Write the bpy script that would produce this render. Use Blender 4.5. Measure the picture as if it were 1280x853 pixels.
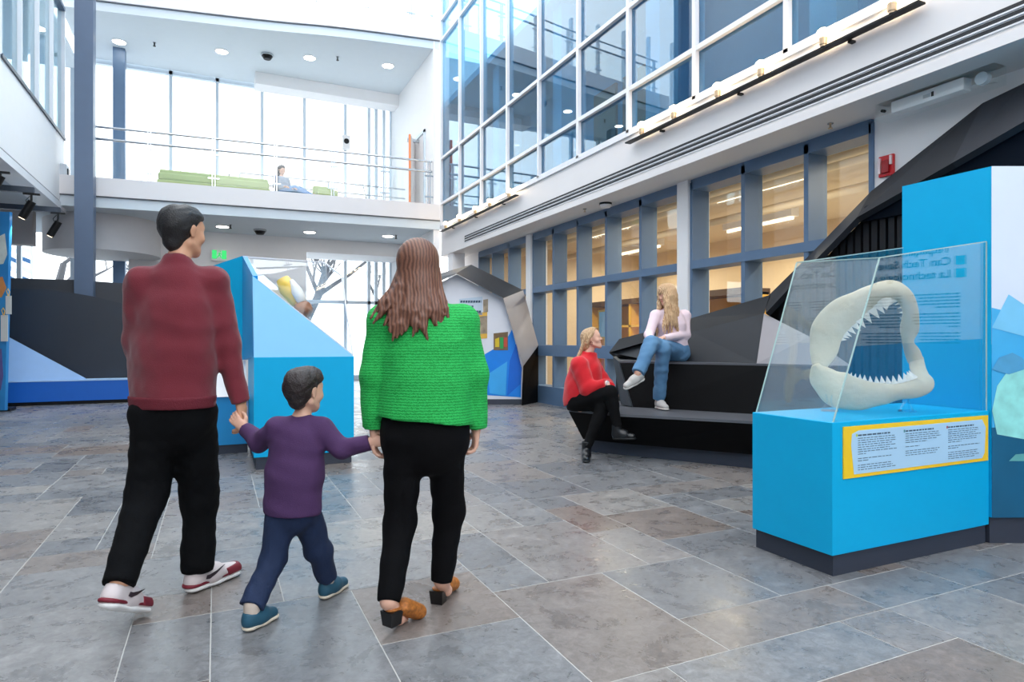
import bpy, math, random
import numpy as np
from mathutils import Vector

# ------------------------------------------------------------------ camera, world, exposure
for o in list(bpy.data.objects):
    bpy.data.objects.remove(o)
SC = bpy.context.scene
COL = SC.collection
CH = 1.22                       # camera height
FPX = 800.0                     # focal length in pixels of the 1280 x 853 frame
YAW = math.atan2(370.0, FPX)
SN, CS = math.sin(YAW), math.cos(YAW)
cam_d = bpy.data.cameras.new('camera')
cam_d.sensor_fit = 'HORIZONTAL'
cam_d.sensor_width = 36.0
cam_d.lens = 36.0 * FPX / 1280.0
cam_d.clip_start = 0.05
cam_d.clip_end = 300
cam = bpy.data.objects.new('camera', cam_d)
COL.objects.link(cam)
cam.location = (0, 0, CH)
cam.rotation_euler = (math.radians(90), 0, -YAW)
SC.camera = cam

world = bpy.data.worlds.new('overcast_sky')
SC.world = world
world.use_nodes = True
wb = world.node_tree.nodes['Background']
wb.inputs[0].default_value = (0.94, 0.97, 1.0, 1)
wb.inputs[1].default_value = 1.0
SC.view_settings.view_transform = 'Standard'
SC.view_settings.look = 'None'
SC.view_settings.gamma = 1.0
SC.view_settings.use_curve_mapping = False
SC.view_settings.exposure = 1.92
try:
    SC.cycles.transparent_max_bounces = 24
    SC.cycles.max_bounces = 10
    SC.cycles.diffuse_bounces = 6
except Exception:
    pass

RNG = random.Random(7)

# ------------------------------------------------------------------ pixel helpers (a pixel gives a direction)
def ray(u, v):
    d = (u - 640.0) / FPX
    return Vector((SN + d * CS, CS - d * SN, (426.5 - v) / FPX))
EYE = Vector((0, 0, CH))
def at(u, v, t):
    return EYE + ray(u, v) * t
def on_x(u, v, X):
    r = ray(u, v); return EYE + r * (X / r.x)
def on_y(u, v, Y):
    r = ray(u, v); return EYE + r * (Y / r.y)
def on_z(u, v, Z):
    r = ray(u, v); return EYE + r * ((Z - CH) / r.z)
def V(*a):
    return Vector(a)
RIGHT = V(CS, -SN, 0)
AWAY = V(SN, CS, 0)
UP = V(0, 0, 1)
def cdir(r, t, z=0.0):
    return (RIGHT * r + AWAY * t + UP * z).normalized()

# ------------------------------------------------------------------ materials
def lin(c):
    out = []
    for x in c:
        x = x / 255.0
        out.append(x / 12.92 if x <= 0.04045 else ((x + 0.055) / 1.055) ** 2.4)
    return (out[0], out[1], out[2], 1.0)
MATS = {}
def mat(name, rgb, rough=0.5, metal=0.0, var=0.05, scale=6.0, bump=0.0, bscale=60.0, stretch=None, emit=0.0, spec=0.5, coat=0.0, sheen=0.0, rgb2=None):
    if name in MATS:
        return MATS[name]
    m = bpy.data.materials.new(name)
    m.use_nodes = True
    nt = m.node_tree
    b = nt.nodes['Principled BSDF']
    b.inputs['Roughness'].default_value = rough
    b.inputs['Metallic'].default_value = metal
    b.inputs['Specular IOR Level'].default_value = spec
    b.inputs['Coat Weight'].default_value = coat
    b.inputs['Sheen Weight'].default_value = sheen
    tc = nt.nodes.new('ShaderNodeTexCoord')
    mp = nt.nodes.new('ShaderNodeMapping')
    nt.links.new(tc.outputs['Object'], mp.inputs['Vector'])
    if stretch:
        mp.inputs['Scale'].default_value = stretch
    nz = nt.nodes.new('ShaderNodeTexNoise')
    nz.inputs['Scale'].default_value = scale
    nz.inputs['Detail'].default_value = 4
    nt.links.new(mp.outputs[0], nz.inputs['Vector'])
    mx = nt.nodes.new('ShaderNodeMix')
    mx.data_type = 'RGBA'
    c = lin(rgb)
    if rgb2:
        c2 = lin(rgb2)
        a = c
    else:
        a = tuple(min(1, x * (1 - var)) for x in c[:3]) + (1,)
        c2 = tuple(min(1, x * (1 + var)) for x in c[:3]) + (1,)
    mx.inputs['A'].default_value = a
    mx.inputs['B'].default_value = c2
    nt.links.new(nz.outputs['Fac'], mx.inputs['Factor'])
    nt.links.new(mx.outputs['Result'], b.inputs['Base Color'])
    if bump:
        n2 = nt.nodes.new('ShaderNodeTexNoise')
        n2.inputs['Scale'].default_value = bscale
        n2.inputs['Detail'].default_value = 3
        nt.links.new(mp.outputs[0], n2.inputs['Vector'])
        bp = nt.nodes.new('ShaderNodeBump')
        bp.inputs['Strength'].default_value = bump
        bp.inputs['Distance'].default_value = 0.01
        nt.links.new(n2.outputs['Fac'], bp.inputs['Height'])
        nt.links.new(bp.outputs[0], b.inputs['Normal'])
    if emit:
        b.inputs['Emission Color'].default_value = c
        b.inputs['Emission Strength'].default_value = emit
    MATS[name] = m
    return m

def glass(name, tint, ior=1.5, gain=1.0, rough=0.0):
    """thin pane: transparent + mirror reflection by Fresnel on each face"""
    if name in MATS:
        return MATS[name]
    m = bpy.data.materials.new(name)
    m.use_nodes = True
    nt = m.node_tree
    for n in list(nt.nodes):
        nt.nodes.remove(n)
    out = nt.nodes.new('ShaderNodeOutputMaterial')
    tr = nt.nodes.new('ShaderNodeBsdfTransparent')
    tr.inputs[0].default_value = tint + (1,)
    gl = nt.nodes.new('ShaderNodeBsdfGlossy')
    gl.inputs['Roughness'].default_value = rough
    gl.inputs['Color'].default_value = (0.95, 0.98, 1, 1)
    geo = nt.nodes.new('ShaderNodeNewGeometry')
    mr = nt.nodes.new('ShaderNodeMapRange')
    mr.inputs['To Min'].default_value = ior
    mr.inputs['To Max'].default_value = 1.0 / ior
    nt.links.new(geo.outputs['Backfacing'], mr.inputs['Value'])
    fr = nt.nodes.new('ShaderNodeFresnel')
    nt.links.new(mr.outputs[0], fr.inputs['IOR'])
    mu = nt.nodes.new('ShaderNodeMath')
    mu.operation = 'MULTIPLY'
    mu.use_clamp = True
    mu.inputs[1].default_value = gain
    nt.links.new(fr.outputs[0], mu.inputs[0])
    mx = nt.nodes.new('ShaderNodeMixShader')
    nt.links.new(mu.outputs[0], mx.inputs[0])
    nt.links.new(tr.outputs[0], mx.inputs[1])
    nt.links.new(gl.outputs[0], mx.inputs[2])
    nt.links.new(mx.outputs[0], out.inputs[0])
    MATS[name] = m
    return m

def floor_mat(name, per_island):
    m = bpy.data.materials.new(name)
    m.use_nodes = True
    nt = m.node_tree
    N, L = nt.nodes, nt.links
    b = N['Principled BSDF']
    geo = N.new('ShaderNodeNewGeometry')
    if per_island:
        rnd = geo.outputs['Random Per Island']
    else:
        oi = N.new('ShaderNodeObjectInfo')
        rnd = oi.outputs['Random']
    add = N.new('ShaderNodeVectorMath')
    add.operation = 'MULTIPLY_ADD'
    comb = N.new('ShaderNodeCombineXYZ')
    L.new(rnd, comb.inputs[0]); L.new(rnd, comb.inputs[1]); L.new(rnd, comb.inputs[2])
    L.new(comb.outputs[0], add.inputs[0])
    add.inputs[1].default_value = (37, 53, 11)
    L.new(geo.outputs['Position'], add.inputs[2])
    ramp = N.new('ShaderNodeValToRGB')
    e = ramp.color_ramp.elements
    e[0].position = 0.0; e[0].color = lin((100, 101, 105))
    e[1].position = 1.0; e[1].color = lin((146, 141, 136))
    for p, c in ((0.22, (124, 124, 126)), (0.45, (110, 111, 114)), (0.62, (134, 132, 132)), (0.78, (120, 108, 101)), (0.9, (130, 127, 126))):
        q = ramp.color_ramp.elements.new(p); q.color = lin(c)
    L.new(rnd, ramp.inputs[0])
    def noise(scale, detail, rough, dist):
        n = N.new('ShaderNodeTexNoise')
        n.inputs['Scale'].default_value = scale; n.inputs['Detail'].default_value = detail
        n.inputs['Roughness'].default_value = rough; n.inputs['Distortion'].default_value = dist
        L.new(add.outputs[0], n.inputs['Vector'])
        return n.outputs['Fac']
    def rng(src, a, b2, c, d):
        r = N.new('ShaderNodeMapRange'); r.interpolation_type = 'SMOOTHSTEP'
        for k, v in (('From Min', a), ('From Max', b2), ('To Min', c), ('To Max', d)):
            r.inputs[k].default_value = v
        L.new(src, r.inputs['Value'])
        return r.outputs[0]
    n1 = noise(6.0, 8, 0.68, 0.4)
    n3 = noise(26.0, 6, 0.7, 0.8)
    m1 = N.new('ShaderNodeMath'); m1.operation = 'MULTIPLY'
    L.new(rng(n1, 0.15, 0.85, 0.7, 1.3), m1.inputs[0]); L.new(rng(n3, 0.2, 0.8, 0.68, 1.32), m1.inputs[1])
    vm = N.new('ShaderNodeVectorMath'); vm.operation = 'SCALE'
    L.new(ramp.outputs[0], vm.inputs[0]); L.new(m1.outputs[0], vm.inputs['Scale'])
    L.new(vm.outputs[0], b.inputs['Base Color'])
    L.new(rng(n1, 0.35, 0.65, 0.24, 0.4), b.inputs['Roughness'])
    bp = N.new('ShaderNodeBump'); bp.inputs['Strength'].default_value = 0.12; bp.inputs['Distance'].default_value = 0.004
    L.new(n1, bp.inputs['Height']); L.new(bp.outputs[0], b.inputs['Normal'])
    b.inputs['Specular IOR Level'].default_value = 0.5
    return m

def wave_mat(name, rgb, rgb2, scale, bump, rough=0.8, axis='Z', dist=2.0, detail=2.0, dscale=3.0):
    """ribbed or wavy surface: knit, crinkle, hair strands"""
    if name in MATS:
        return MATS[name]
    m = bpy.data.materials.new(name)
    m.use_nodes = True
    nt = m.node_tree
    N, L = nt.nodes, nt.links
    b = N['Principled BSDF']
    b.inputs['Roughness'].default_value = rough
    tc = N.new('ShaderNodeTexCoord')
    w = N.new('ShaderNodeTexWave')
    w.bands_direction = axis
    w.inputs['Scale'].default_value = scale
    w.inputs['Distortion'].default_value = dist
    w.inputs['Detail'].default_value = detail
    w.inputs['Detail Scale'].default_value = dscale
    L.new(tc.outputs['Object'], w.inputs['Vector'])
    mx = N.new('ShaderNodeMix'); mx.data_type = 'RGBA'
    mx.inputs['A'].default_value = lin(rgb); mx.inputs['B'].default_value = lin(rgb2)
    L.new(w.outputs['Fac'], mx.inputs['Factor'])
    L.new(mx.outputs['Result'], b.inputs['Base Color'])
    bp = N.new('ShaderNodeBump'); bp.inputs['Strength'].default_value = bump; bp.inputs['Distance'].default_value = 0.012
    L.new(w.outputs['Fac'], bp.inputs['Height']); L.new(bp.outputs[0], b.inputs['Normal'])
    MATS[name] = m
    return m

WHITE = mat('white_paint', (240, 238, 238), 0.6, var=0.02)
FASCIA = mat('white_fascia', (226, 222, 222), 0.5, var=0.025, scale=2)
CEIL = mat('ceiling_white', (212, 220, 226), 0.8, var=0.02)
WFRAME = mat('white_frame', (226, 227, 231), 0.4, var=0.02)
BLUEST = mat('blue_steel', (90, 116, 146), 0.45, var=0.06)
GREYST = mat('slate_blue_steel', (84, 100, 124), 0.4, var=0.05)
BLACKG = mat('black_groove', (32, 32, 36), 0.6)
DARK = mat('dark_laminate', (36, 39, 44), 0.55, var=0.1, spec=0.3)
DARKER = mat('black_laminate', (9, 9, 11), 0.6, var=0.1, spec=0.12)
SILVER = mat('silver_laminate', (160, 160, 168), 0.35, metal=0.3, var=0.06)
TREAD = mat('grey_tread', (92, 94, 100), 0.4, var=0.08)
CYAN = mat('bright_blue_panel', (0, 174, 226), 0.5, var=0.03, spec=0.25)
CYAN2 = mat('sky_blue_panel', (134, 198, 236), 0.5, var=0.03, spec=0.3)
STEEL = mat('brushed_steel', (190, 194, 198), 0.25, metal=0.9)
BLACKM = mat('black_metal', (14, 14, 16), 0.45, var=0.1, spec=0.3)
NAVYK = mat('dark_kick', (52, 58, 72), 0.5, var=0.05)
TAN = mat('tan_wall', (214, 196, 166), 0.8, var=0.05)
GLASS = glass('clear_glass', (0.97, 0.985, 0.98), 1.5)
BGLASS = glass('blue_glass', (0.42, 0.68, 0.82), 1.8)
WGLASS = glass('window_glass', (0.94, 0.97, 0.98), 1.5)

# ------------------------------------------------------------------ mesh helpers
class MB:
    def __init__(s):
        s.v = []; s.f = []; s.mi = []
    def poly(s, pts, mi=0):
        n = len(s.v)
        s.v += [Vector(p) for p in pts]
        s.f.append(list(range(n, n + len(pts)))); s.mi.append(mi)
        return s
    def loft(s, rings, mi=0, cap=True, closed=True):
        n0 = len(s.v); k = len(rings[0])
        for r in rings:
            s.v += [Vector(p) for p in r]
        for i in range(len(rings) - 1):
            a = n0 + i * k; b = a + k
            for j in range(k if closed else k - 1):
                j2 = (j + 1) % k
                s.f.append([a + j, a + j2, b + j2, b + j]); s.mi.append(mi)
        if cap:
            s.f.append(list(range(n0 + k - 1, n0 - 1, -1))); s.mi.append(mi)
            e = n0 + (len(rings) - 1) * k
            s.f.append(list(range(e, e + k))); s.mi.append(mi)
        return s
    def box(s, lo, hi, mi=0):
        x0, y0, z0 = lo; x1, y1, z1 = hi
        return s.loft([[(x0, y0, z0), (x1, y0, z0), (x1, y1, z0), (x0, y1, z0)],
                       [(x0, y0, z1), (x1, y0, z1), (x1, y1, z1), (x0, y1, z1)]], mi)
    def bar(s, a, b, w, h, up=UP, mi=0):
        a = Vector(a); b = Vector(b)
        d = (b - a).normalized()
        sd = d.cross(up)
        if sd.length < 1e-4:
            sd = d.cross(V(1, 0, 0))
        sd.normalize(); u2 = sd.cross(d).normalized()
        o = [sd * (w / 2) + u2 * (h / 2), sd * (-w / 2) + u2 * (h / 2), sd * (-w / 2) - u2 * (h / 2), sd * (w / 2) - u2 * (h / 2)]
        return s.loft([[a + q for q in o], [b + q for q in o]], mi)
    def tube(s, pts, rad, n=8, mi=0):
        pts = [Vector(p) for p in pts]
        if not isinstance(rad, (list, tuple)):
            rad = [rad] * len(pts)
        rings = []
        pu = None
        for i, p in enumerate(pts):
            d = (pts[min(i + 1, len(pts) - 1)] - pts[max(i - 1, 0)])
            d.normalize()
            if pu is None:
                pu = d.cross(V(0.3, 0.2, 0.93))
                if pu.length < 1e-3:
                    pu = d.cross(V(1, 0, 0))
            pu = (pu - d * pu.dot(d)).normalized()
            w = d.cross(pu)
            rings.append([p + (pu * math.cos(2 * math.pi * j / n) + w * math.sin(2 * math.pi * j / n)) * rad[i] for j in range(n)])
        return s.loft(rings, mi)
    def cyl(s, c, r, z0, z1, n=24, mi=0, r2=None):
        r2 = r if r2 is None else r2
        rg = lambda rr, z: [(c[0] + rr * math.cos(2 * math.pi * j / n), c[1] + rr * math.sin(2 * math.pi * j / n), z) for j in range(n)]
        return s.loft([rg(r, z0), rg(r2, z1)], mi)
    def prism(s, pts, off, mi=0):
        off = Vector(off)
        return s.loft([[Vector(p) for p in pts], [Vector(p) + off for p in pts]], mi)
    def zprism(s, plan, z0, z1, mi=0):
        return s.loft([[(p[0], p[1], z0) for p in plan], [(p[0], p[1], z1) for p in plan]], mi)

ORG = {}
def tag(o, label=None, cat=None, group=None, kind=None):
    if label: o['label'] = label
    if cat: o['category'] = cat
    if group: o['group'] = group
    if kind: o['kind'] = kind
    return o
def empty(name, loc, label=None, cat=None, group=None, kind=None):
    o = bpy.data.objects.new(name, None)
    o.empty_display_size = 0.1
    COL.objects.link(o)
    o.location = loc
    ORG[o.name] = Vector(loc)
    return tag(o, label, cat, group, kind)
def link_mesh(name, verts, faces, mats, parent=None, mis=None, smooth=False, fix=True):
    if len(verts) == 0:
        verts = np.zeros((1, 3))
    a = np.array([tuple(p) for p in verts], dtype=np.float64) if not isinstance(verts, np.ndarray) else verts
    lo = a.min(0); hi = a.max(0)
    c = Vector(((lo[0] + hi[0]) / 2, (lo[1] + hi[1]) / 2, lo[2] if parent is None else (lo[2] + hi[2]) / 2))
    me = bpy.data.meshes.new(name)
    me.from_pydata((a - np.array(c)).tolist(), [], faces)
    for m in (mats if isinstance(mats, (list, tuple)) else [mats]):
        me.materials.append(m)
    if mis is not None and any(mis):
        me.polygons.foreach_set('material_index', mis)
    if fix:
        import bmesh
        bm = bmesh.new(); bm.from_mesh(me)
        bmesh.ops.recalc_face_normals(bm, faces=bm.faces)
        bm.to_mesh(me); bm.free()
    if smooth:
        me.polygons.foreach_set('use_smooth', [True] * len(me.polygons))
    me.update()
    o = bpy.data.objects.new(name, me)
    COL.objects.link(o)
    if parent is not None:
        o.parent = parent
        o.location = c - ORG[parent.name]
    else:
        o.location = c
    ORG[o.name] = c
    return o
def ob(name, mb, mats, parent=None, label=None, cat=None, group=None, kind=None, smooth=False, bevel=0, fix=True):
    o = link_mesh(name, mb.v, mb.f, mats, parent, mb.mi, smooth, fix)
    tag(o, label, cat, group, kind)
    if bevel:
        bv = o.modifiers.new('bevel', 'BEVEL')
        bv.width = bevel; bv.segments = 2; bv.limit_method = 'ANGLE'
    return o
def smooth_by_angle(o, ang=40):
    me = o.data
    me.polygons.foreach_set('use_smooth', [True] * len(me.polygons))
    try:
        me.set_sharp_from_angle(angle=math.radians(ang))
    except Exception:
        pass
    return o
def text_mesh(body, size, origin, xdir, ydir, m, name, parent, depth=0.001, bold=0.0):
    cu = bpy.data.curves.new('txt', 'FONT')
    cu.body = body; cu.size = size; cu.extrude = depth; cu.offset = bold
    t = bpy.data.objects.new('txt', cu)
    COL.objects.link(t)
    dg = bpy.context.evaluated_depsgraph_get(); dg.update()
    me = bpy.data.meshes.new_from_object(t.evaluated_get(dg))
    xd = Vector(xdir).normalized(); yd = Vector(ydir).normalized(); zd = xd.cross(yd)
    vs = [Vector(origin) + xd * v.co.x + yd * v.co.y + zd * v.co.z for v in me.vertices]
    fs = [list(p.vertices) for p in me.polygons]
    bpy.data.objects.remove(t); bpy.data.curves.remove(cu); bpy.data.meshes.remove(me)
    return link_mesh(name, vs, fs, m, parent)
def spline(pts, n=6):
    pts = [Vector(p) for p in pts]
    out = []
    for i in range(len(pts) - 1):
        p0 = pts[max(i - 1, 0)]; p1 = pts[i]; p2 = pts[i + 1]; p3 = pts[min(i + 2, len(pts) - 1)]
        for k in range(n):
            t = k / n
            out.append(0.5 * ((2 * p1) + (p2 - p0) * t + (2 * p0 - 5 * p1 + 4 * p2 - p3) * t * t + (3 * p1 - p0 - 3 * p2 + p3) * t ** 3))
    out.append(pts[-1])
    return out

# ------------------------------------------------------------------ the setting
XW, XF = 5.85, 5.28          # window wall / fascia plane on the right
XL = -3.0                    # left upper wall plane
YB, YG = 16.0, 20.3          # balcony edge / rear glazing
ZS, ZC = 3.4, 4.12           # soffit / top of fascia

def struct(name, mb, m, parent=None, **k):
    if parent is None:
        k['kind'] = 'structure'
    return ob(name, mb, m, parent, **k)

# floor with slate tiles laid on a 0.31 m module
floor = struct('floor', MB().box((-8.2, -7.2, -0.3), (12.2, 20.4, -0.0012)), mat('grout', (186, 184, 180), 0.8))
MOD = 0.31
gx0, gy0 = 2.77 - MOD * 35, 1.93 - MOD * 29
nx, ny = 46, 88
used = np.zeros((nx, ny), bool)
trng = random.Random(3)
tiles = []
for j in range(ny):
    for i in range(nx):
        if used[i, j]:
            continue
        opts = [(2, 2), (3, 2), (2, 3), (2, 1), (1, 2), (3, 2), (1, 1), (2, 2), (3, 1)]
        trng.shuffle(opts)
        for (w, h) in opts + [(1, 1)]:
            if i + w <= nx and j + h <= ny and not used[i:i + w, j:j + h].any():
                break
        used[i:i + w, j:j + h] = True
        tiles.append((gx0 + i * MOD, gy0 + j * MOD, w, h))
def proj(p):
    q = Vector(p) - EYE
    t = q.dot(AWAY)
    if t < 0.3:
        return None
    return (640 + FPX * q.dot(RIGHT) / t, 426.5 - FPX * q.z / t, t)
sc = []
for k, (x, y, w, h) in enumerate(tiles):
    cx, cy = x + w * MOD / 2, y + h * MOD / 2
    p = proj((cx, cy, 0))
    if p and -120 < p[0] < 1400 and p[1] < 960 and cx < XW and -3.6 < cx:
        sc.append((w * h / p[2] ** 3, k))
sc.sort(reverse=True)
big = set(k for _, k in sc[:290])
def tile_rings(w, h):
    a, b, g = w * MOD / 2 - 0.0022, h * MOD / 2 - 0.0022, 0.001
    R = lambda e, z: [(-a + e, -b + e, z), (a - e, -b + e, z), (a - e, b - e, z), (-a + e, b - e, z)]
    return [R(0, -0.02), R(0, -g), R(g, 0.0)]
TM1, TM2 = floor_mat('slate_tile', False), floor_mat('slate_tile_far', True)
tmesh = {}
stuff = MB()
for k, (x, y, w, h) in enumerate(tiles):
    cx, cy = x + w * MOD / 2, y + h * MOD / 2
    dz = trng.uniform(-0.0006, 0.0006)
    if k in big:
        if (w, h) not in tmesh:
            me = bpy.data.meshes.new('tile')
            b = MB().loft(tile_rings(w, h))
            me.from_pydata([tuple(p) for p in b.v], [], b.f)
            me.materials.append(TM1); me.update()
            tmesh[(w, h)] = me
        o = bpy.data.objects.new('tile', tmesh[(w, h)])
        COL.objects.link(o)
        o.parent = floor
        o.location = V(cx, cy, dz) - ORG[floor.name]
    else:
        stuff.loft([[(cx + p[0], cy + p[1], p[2] + dz) for p in r] for r in tile_rings(w, h)])
ob('tile_field', stuff, TM2, floor, kind='stuff', fix=False)

struct('ground', MB().box((-70, 20.42, -0.5), (70, 110, -0.06)), mat('pale_ground', (205, 208, 212), 0.9, var=0.1, scale=0.6))

# right wall: pillars, plain wall, soffit, fascia
struct('wall_right', MB().box((XW, -7.2, 0), (XW + 0.25, 4.2, ZS)).box((XW, 14.55, 0), (XW + 0.25, 15.7, ZS)), WHITE)
for i, (a, b) in enumerate(((6.86, 7.08), (11.62, 11.84))):
    struct('trim_%d' % (i + 1), MB().box((XW - 0.06, a, 0), (XW + 0.32, b, ZS)), WHITE)
struct('ceiling_soffit', MB().box((XF, -7.2, ZS), (XW + 0.4, 15.76, ZS + 0.1)), mat('soffit_paint', (228, 222, 218), 0.7, var=0.02))
fas = struct('wall_fascia', MB().box((XF, -7.2, ZS + 0.1), (XF + 0.5, 15.76, ZC)).box((XF - 0.015, -7.2, ZS + 0.0), (XF, 15.76, ZS + 0.085)), FASCIA)
for z in (3.662, 3.606, 3.55):
    struct('air_slot', MB().box((XF - 0.004, -7.0, z - 0.016), (XF + 0.03, 14.05, z + 0.016)), BLACKG, fas)
    struct('slot_lip', MB().box((XF - 0.012, -7.0, z - 0.03), (XF + 0.0, 14.05, z - 0.018)), WFRAME, fas)

# ground floor window wall on the right: deep blue frames with panes
win = empty('window_1', (XW, 9.5, 0), kind='structure')
D0, D1 = XW - 0.02, XW + 0.27
def bay(ys):
    y0, y1 = ys[0], ys[-1]
    for y in ys:
        w = 0.05 if y in (y0, y1) else 0.06
        struct('mullion', MB().box((D0, y - w / 2, 0.3), (D1, y + w / 2, 3.36)), BLUEST, win)
    struct('head_rail', MB().box((D0, y0, 3.26), (D1, y1, 3.4)), BLUEST, win)
    struct('transom', MB().box((D0 - 0.01, y0, 2.19), (D1, y1, 2.3)), BLUEST, win)
    struct('transom', MB().box((D0 - 0.01, y0, 0.93), (D1, y1, 1.14)), BLUEST, win)
    struct('sill_panel', MB().box((D0 - 0.02, y0, 0), (D1, y1, 0.34)), BLUEST, win)
    for a, b in zip(ys[:-1], ys[1:]):
        for z0, z1 in ((0.34, 0.93), (1.14, 2.19), (2.3, 3.26)):
            struct('pane', MB().box((D1 - 0.05, a, z0), (D1 - 0.042, b, z1)), WGLASS, win)
bay([4.22, 4.98, 5.9, 6.84])
bay([7.1, 7.98, 8.92, 9.84, 10.74, 11.6])
bay([11.86, 12.78, 13.7, 14.55])
# warm lit room behind it
struct('wall_workshop', MB().box((11.6, -2, 0), (11.8, 15.9, 3.9)).box((6.1, 15.7, 0), (11.8, 15.9, 3.9)).box((6.1, -2.2, 0), (11.8, -2, 3.9)), TAN)
struct('ceiling_workshop', MB().box((6.1, -2, 3.75), (11.8, 15.9, 3.9)), mat('workshop_ceiling', (214, 200, 176), 0.8))
# upper glazed curtain wall
cw = empty('window_2', (XF, 5, ZC), kind='structure')
ys = [15.76 - 1.378 * k for k in range(17)]
ZT = [4.15, 4.76, 5.92, 8.97, 9.5, 11.0, 13.0]
struct('sill_rail', MB().box((XF - 0.03, ys[-1], 4.1), (XF + 0.12, 15.8, 4.19)), WFRAME, cw)
for i, y in enumerate(ys):
    struct('mullion', MB().box((XF - 0.03, y - 0.03, 4.15), (XF + 0.12, y + 0.03, 13)), WFRAME, cw)
for z in ZT[1:]:
    struct('transom', MB().box((XF - 0.025, ys[-1], z - 0.03), (XF + 0.11, 15.76, z + 0.03)), WFRAME, cw)
for a, b in zip(ys[1:], ys[:-1]):
    for z0, z1 in zip(ZT[:-1], ZT[1:]):
        struct('pane', MB().box((XF + 0.03, a + 0.03, z0 + 0.03), (XF + 0.042, b - 0.03, z1 - 0.03)), BGLASS, cw)
# corridor behind the curtain wall
INN = mat('corridor_paint', (196, 200, 208), 0.7)
struct('wall_corridor', MB().box((7.6, -7, 4.1), (7.8, 15.9, 8.6)).box((5.4, 15.8, 4.1), (7.8, 15.95, 8.6)), INN)
struct('floor_corridor', MB().box((5.42, -7, 3.95), (7.7, 15.9, 4.12)), mat('corridor_floor', (110, 112, 118), 0.5))
struct('ceiling_corridor', MB().box((5.42, -7, 7.3), (7.7, 15.9, 7.45)), CEIL)
for i, y in enumerate((13.0, 10.2, 7.4, 4.6)):
    struct('pillar', MB().box((5.62, y - 0.16, 4.1), (5.94, y + 0.16, 7.3)), WHITE)
ORG_ = mat('orange_door_paint', (232, 138, 84), 0.5)
for i, y in enumerate((11.6, 10.5)):
    d = struct('door_%d' % (i + 2), MB().box((7.54, y - 0.42, 4.12), (7.6, y + 0.42, 6.6)), ORG_)
    struct('door_handle', MB().box((7.49, y - 0.34, 5.12), (7.54, y - 0.24, 5.15)), STEEL, d)

# left upper storey wall with windows
wl = struct('wall_left', MB().box((XL - 0.3, -7.2, 4.2), (XL, 16.75, 5.6)).box((XL - 0.3, -7.2, 5.6), (XL, 12.2, 13)).box((XL - 0.3, 12.2, 8.45), (XL, 16.75, 13)), WHITE)
struct('edge_trim', MB().box((XL - 0.34, -7.2, 4.02), (XL + 0.02, 16.8, 4.16)), WFRAME, wl)
struct('groove', MB().box((XL - 0.3, -7.2, 4.16), (XL - 0.01, 16.74, 4.2)), mat('shadow_gap', (110, 114, 122), 0.6), wl)
w3 = empty('window_3', (XL, 14.5, 5.6), kind='structure')
struct('sill', MB().box((XL - 0.1, 12.2, 5.58), (XL + 0.03, 16.75, 5.64)), mat('dark_sill', (60, 70, 84), 0.4), w3)
struct('head_rail', MB().box((XL - 0.1, 12.2, 8.4), (XL + 0.02, 16.75, 8.47)), GREYST, w3)
ym = [12.2, 13.35, 14.5, 15.65, 16.75]
for y in ym:
    struct('mullion', MB().box((XL - 0.12, y - 0.03, 5.62), (XL + 0.015, y + 0.03, 8.42)), WFRAME, w3)
for a, b in zip(ym[:-1], ym[1:]):
    struct('pane', MB().box((XL - 0.06, a + 0.03, 5.64), (XL - 0.05, b - 0.03, 8.4)), glass('cool_glass', (0.82, 0.93, 0.96), 1.7), w3)
struct('ceiling_left', MB().box((-8.2, -7.2, 4.05), (XL - 0.34, YG, 4.3)), mat('left_soffit', (190, 198, 206), 0.8))
struct('ceiling_left_room', MB().box((-8.2, -7.2, 8.45), (XL - 0.3, YG, 8.6)), CEIL)
struct('wall_far_left', MB().box((-8.3, -7.2, 0), (-8.1, YG, 13)), WHITE)
struct('beam_left', MB().box((-8, 16.9, 3.3), (-3.6, 17.2, 4.05)), mat('taupe_beam', (178, 170, 168), 0.7))
# steel columns
def hcol(name, p, w, z0, z1, m):
    x, y = p.x, p.y
    return struct(name, MB().box((x - w / 2, y - w / 2, z0), (x + w / 2, y + w / 2, z1)), m)
hcol('column_steel', at(106.5, 426.5, 13.3), 0.33, 0, 13, GREYST)
hcol('column_blue', at(149.5, 426.5, 16.6), 0.27, 0, 8.78, BLUEST)

# balconies across the rear
def slab(name, pts, z0, z1, gz, floor_z):
    fr = spline(pts, 6)
    def plan(inset):
        pl = [(p.x, p.y + inset) for p in fr]
        return pl + [(5.1, YG - 0.1), (pts[0][0], YG - 0.1)]
    s = struct(name, MB().zprism(plan(0), gz, z1), FASCIA)
    struct('groove', MB().zprism(plan(0.03), gz - 0.02, gz), mat('shadow_gap', (110, 114, 122), 0.6), s)
    struct('soffit', MB().zprism(plan(0.06), z0, gz - 0.02), CEIL, s)
    return fr
low_pts = [(-3.6, 16.32, 0), (-2.34, 16.2, 0), (1.0, 15.97, 0), (3.2, 15.85, 0), (5.27, 15.76, 0)]
upp_pts = [(-3.2, 17.3, 0), (-2.48, 17.2, 0), (0.87, 16.6, 0), (2.87, 16.15, 0), (5.27, 15.78, 0)]
lowf = slab('balcony_lower', low_pts, 4.1, 4.74, 4.34, 4.7)
uppf = slab('balcony_upper', upp_pts, 8.78, 9.44, 9.0, 9.4)
struct('wall_rear_right', MB().box((5.1, 15.86, 0), (5.27, YG, 13)), WHITE)
struct('column_rear', MB().box((5.3, 14.95, 0), (5.62, 15.3, ZS)), WHITE)
struct('bulkhead', MB().box((-2.0, 18.7, 3.72), (5.1, 20.2, 4.1)).box((-2.0, 18.7, 0), (2.3, 18.85, 3.72)), WHITE)
dr = MB().cyl((-2.45, 18.1), 1.2, 3.28, 4.12, 64)
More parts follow.
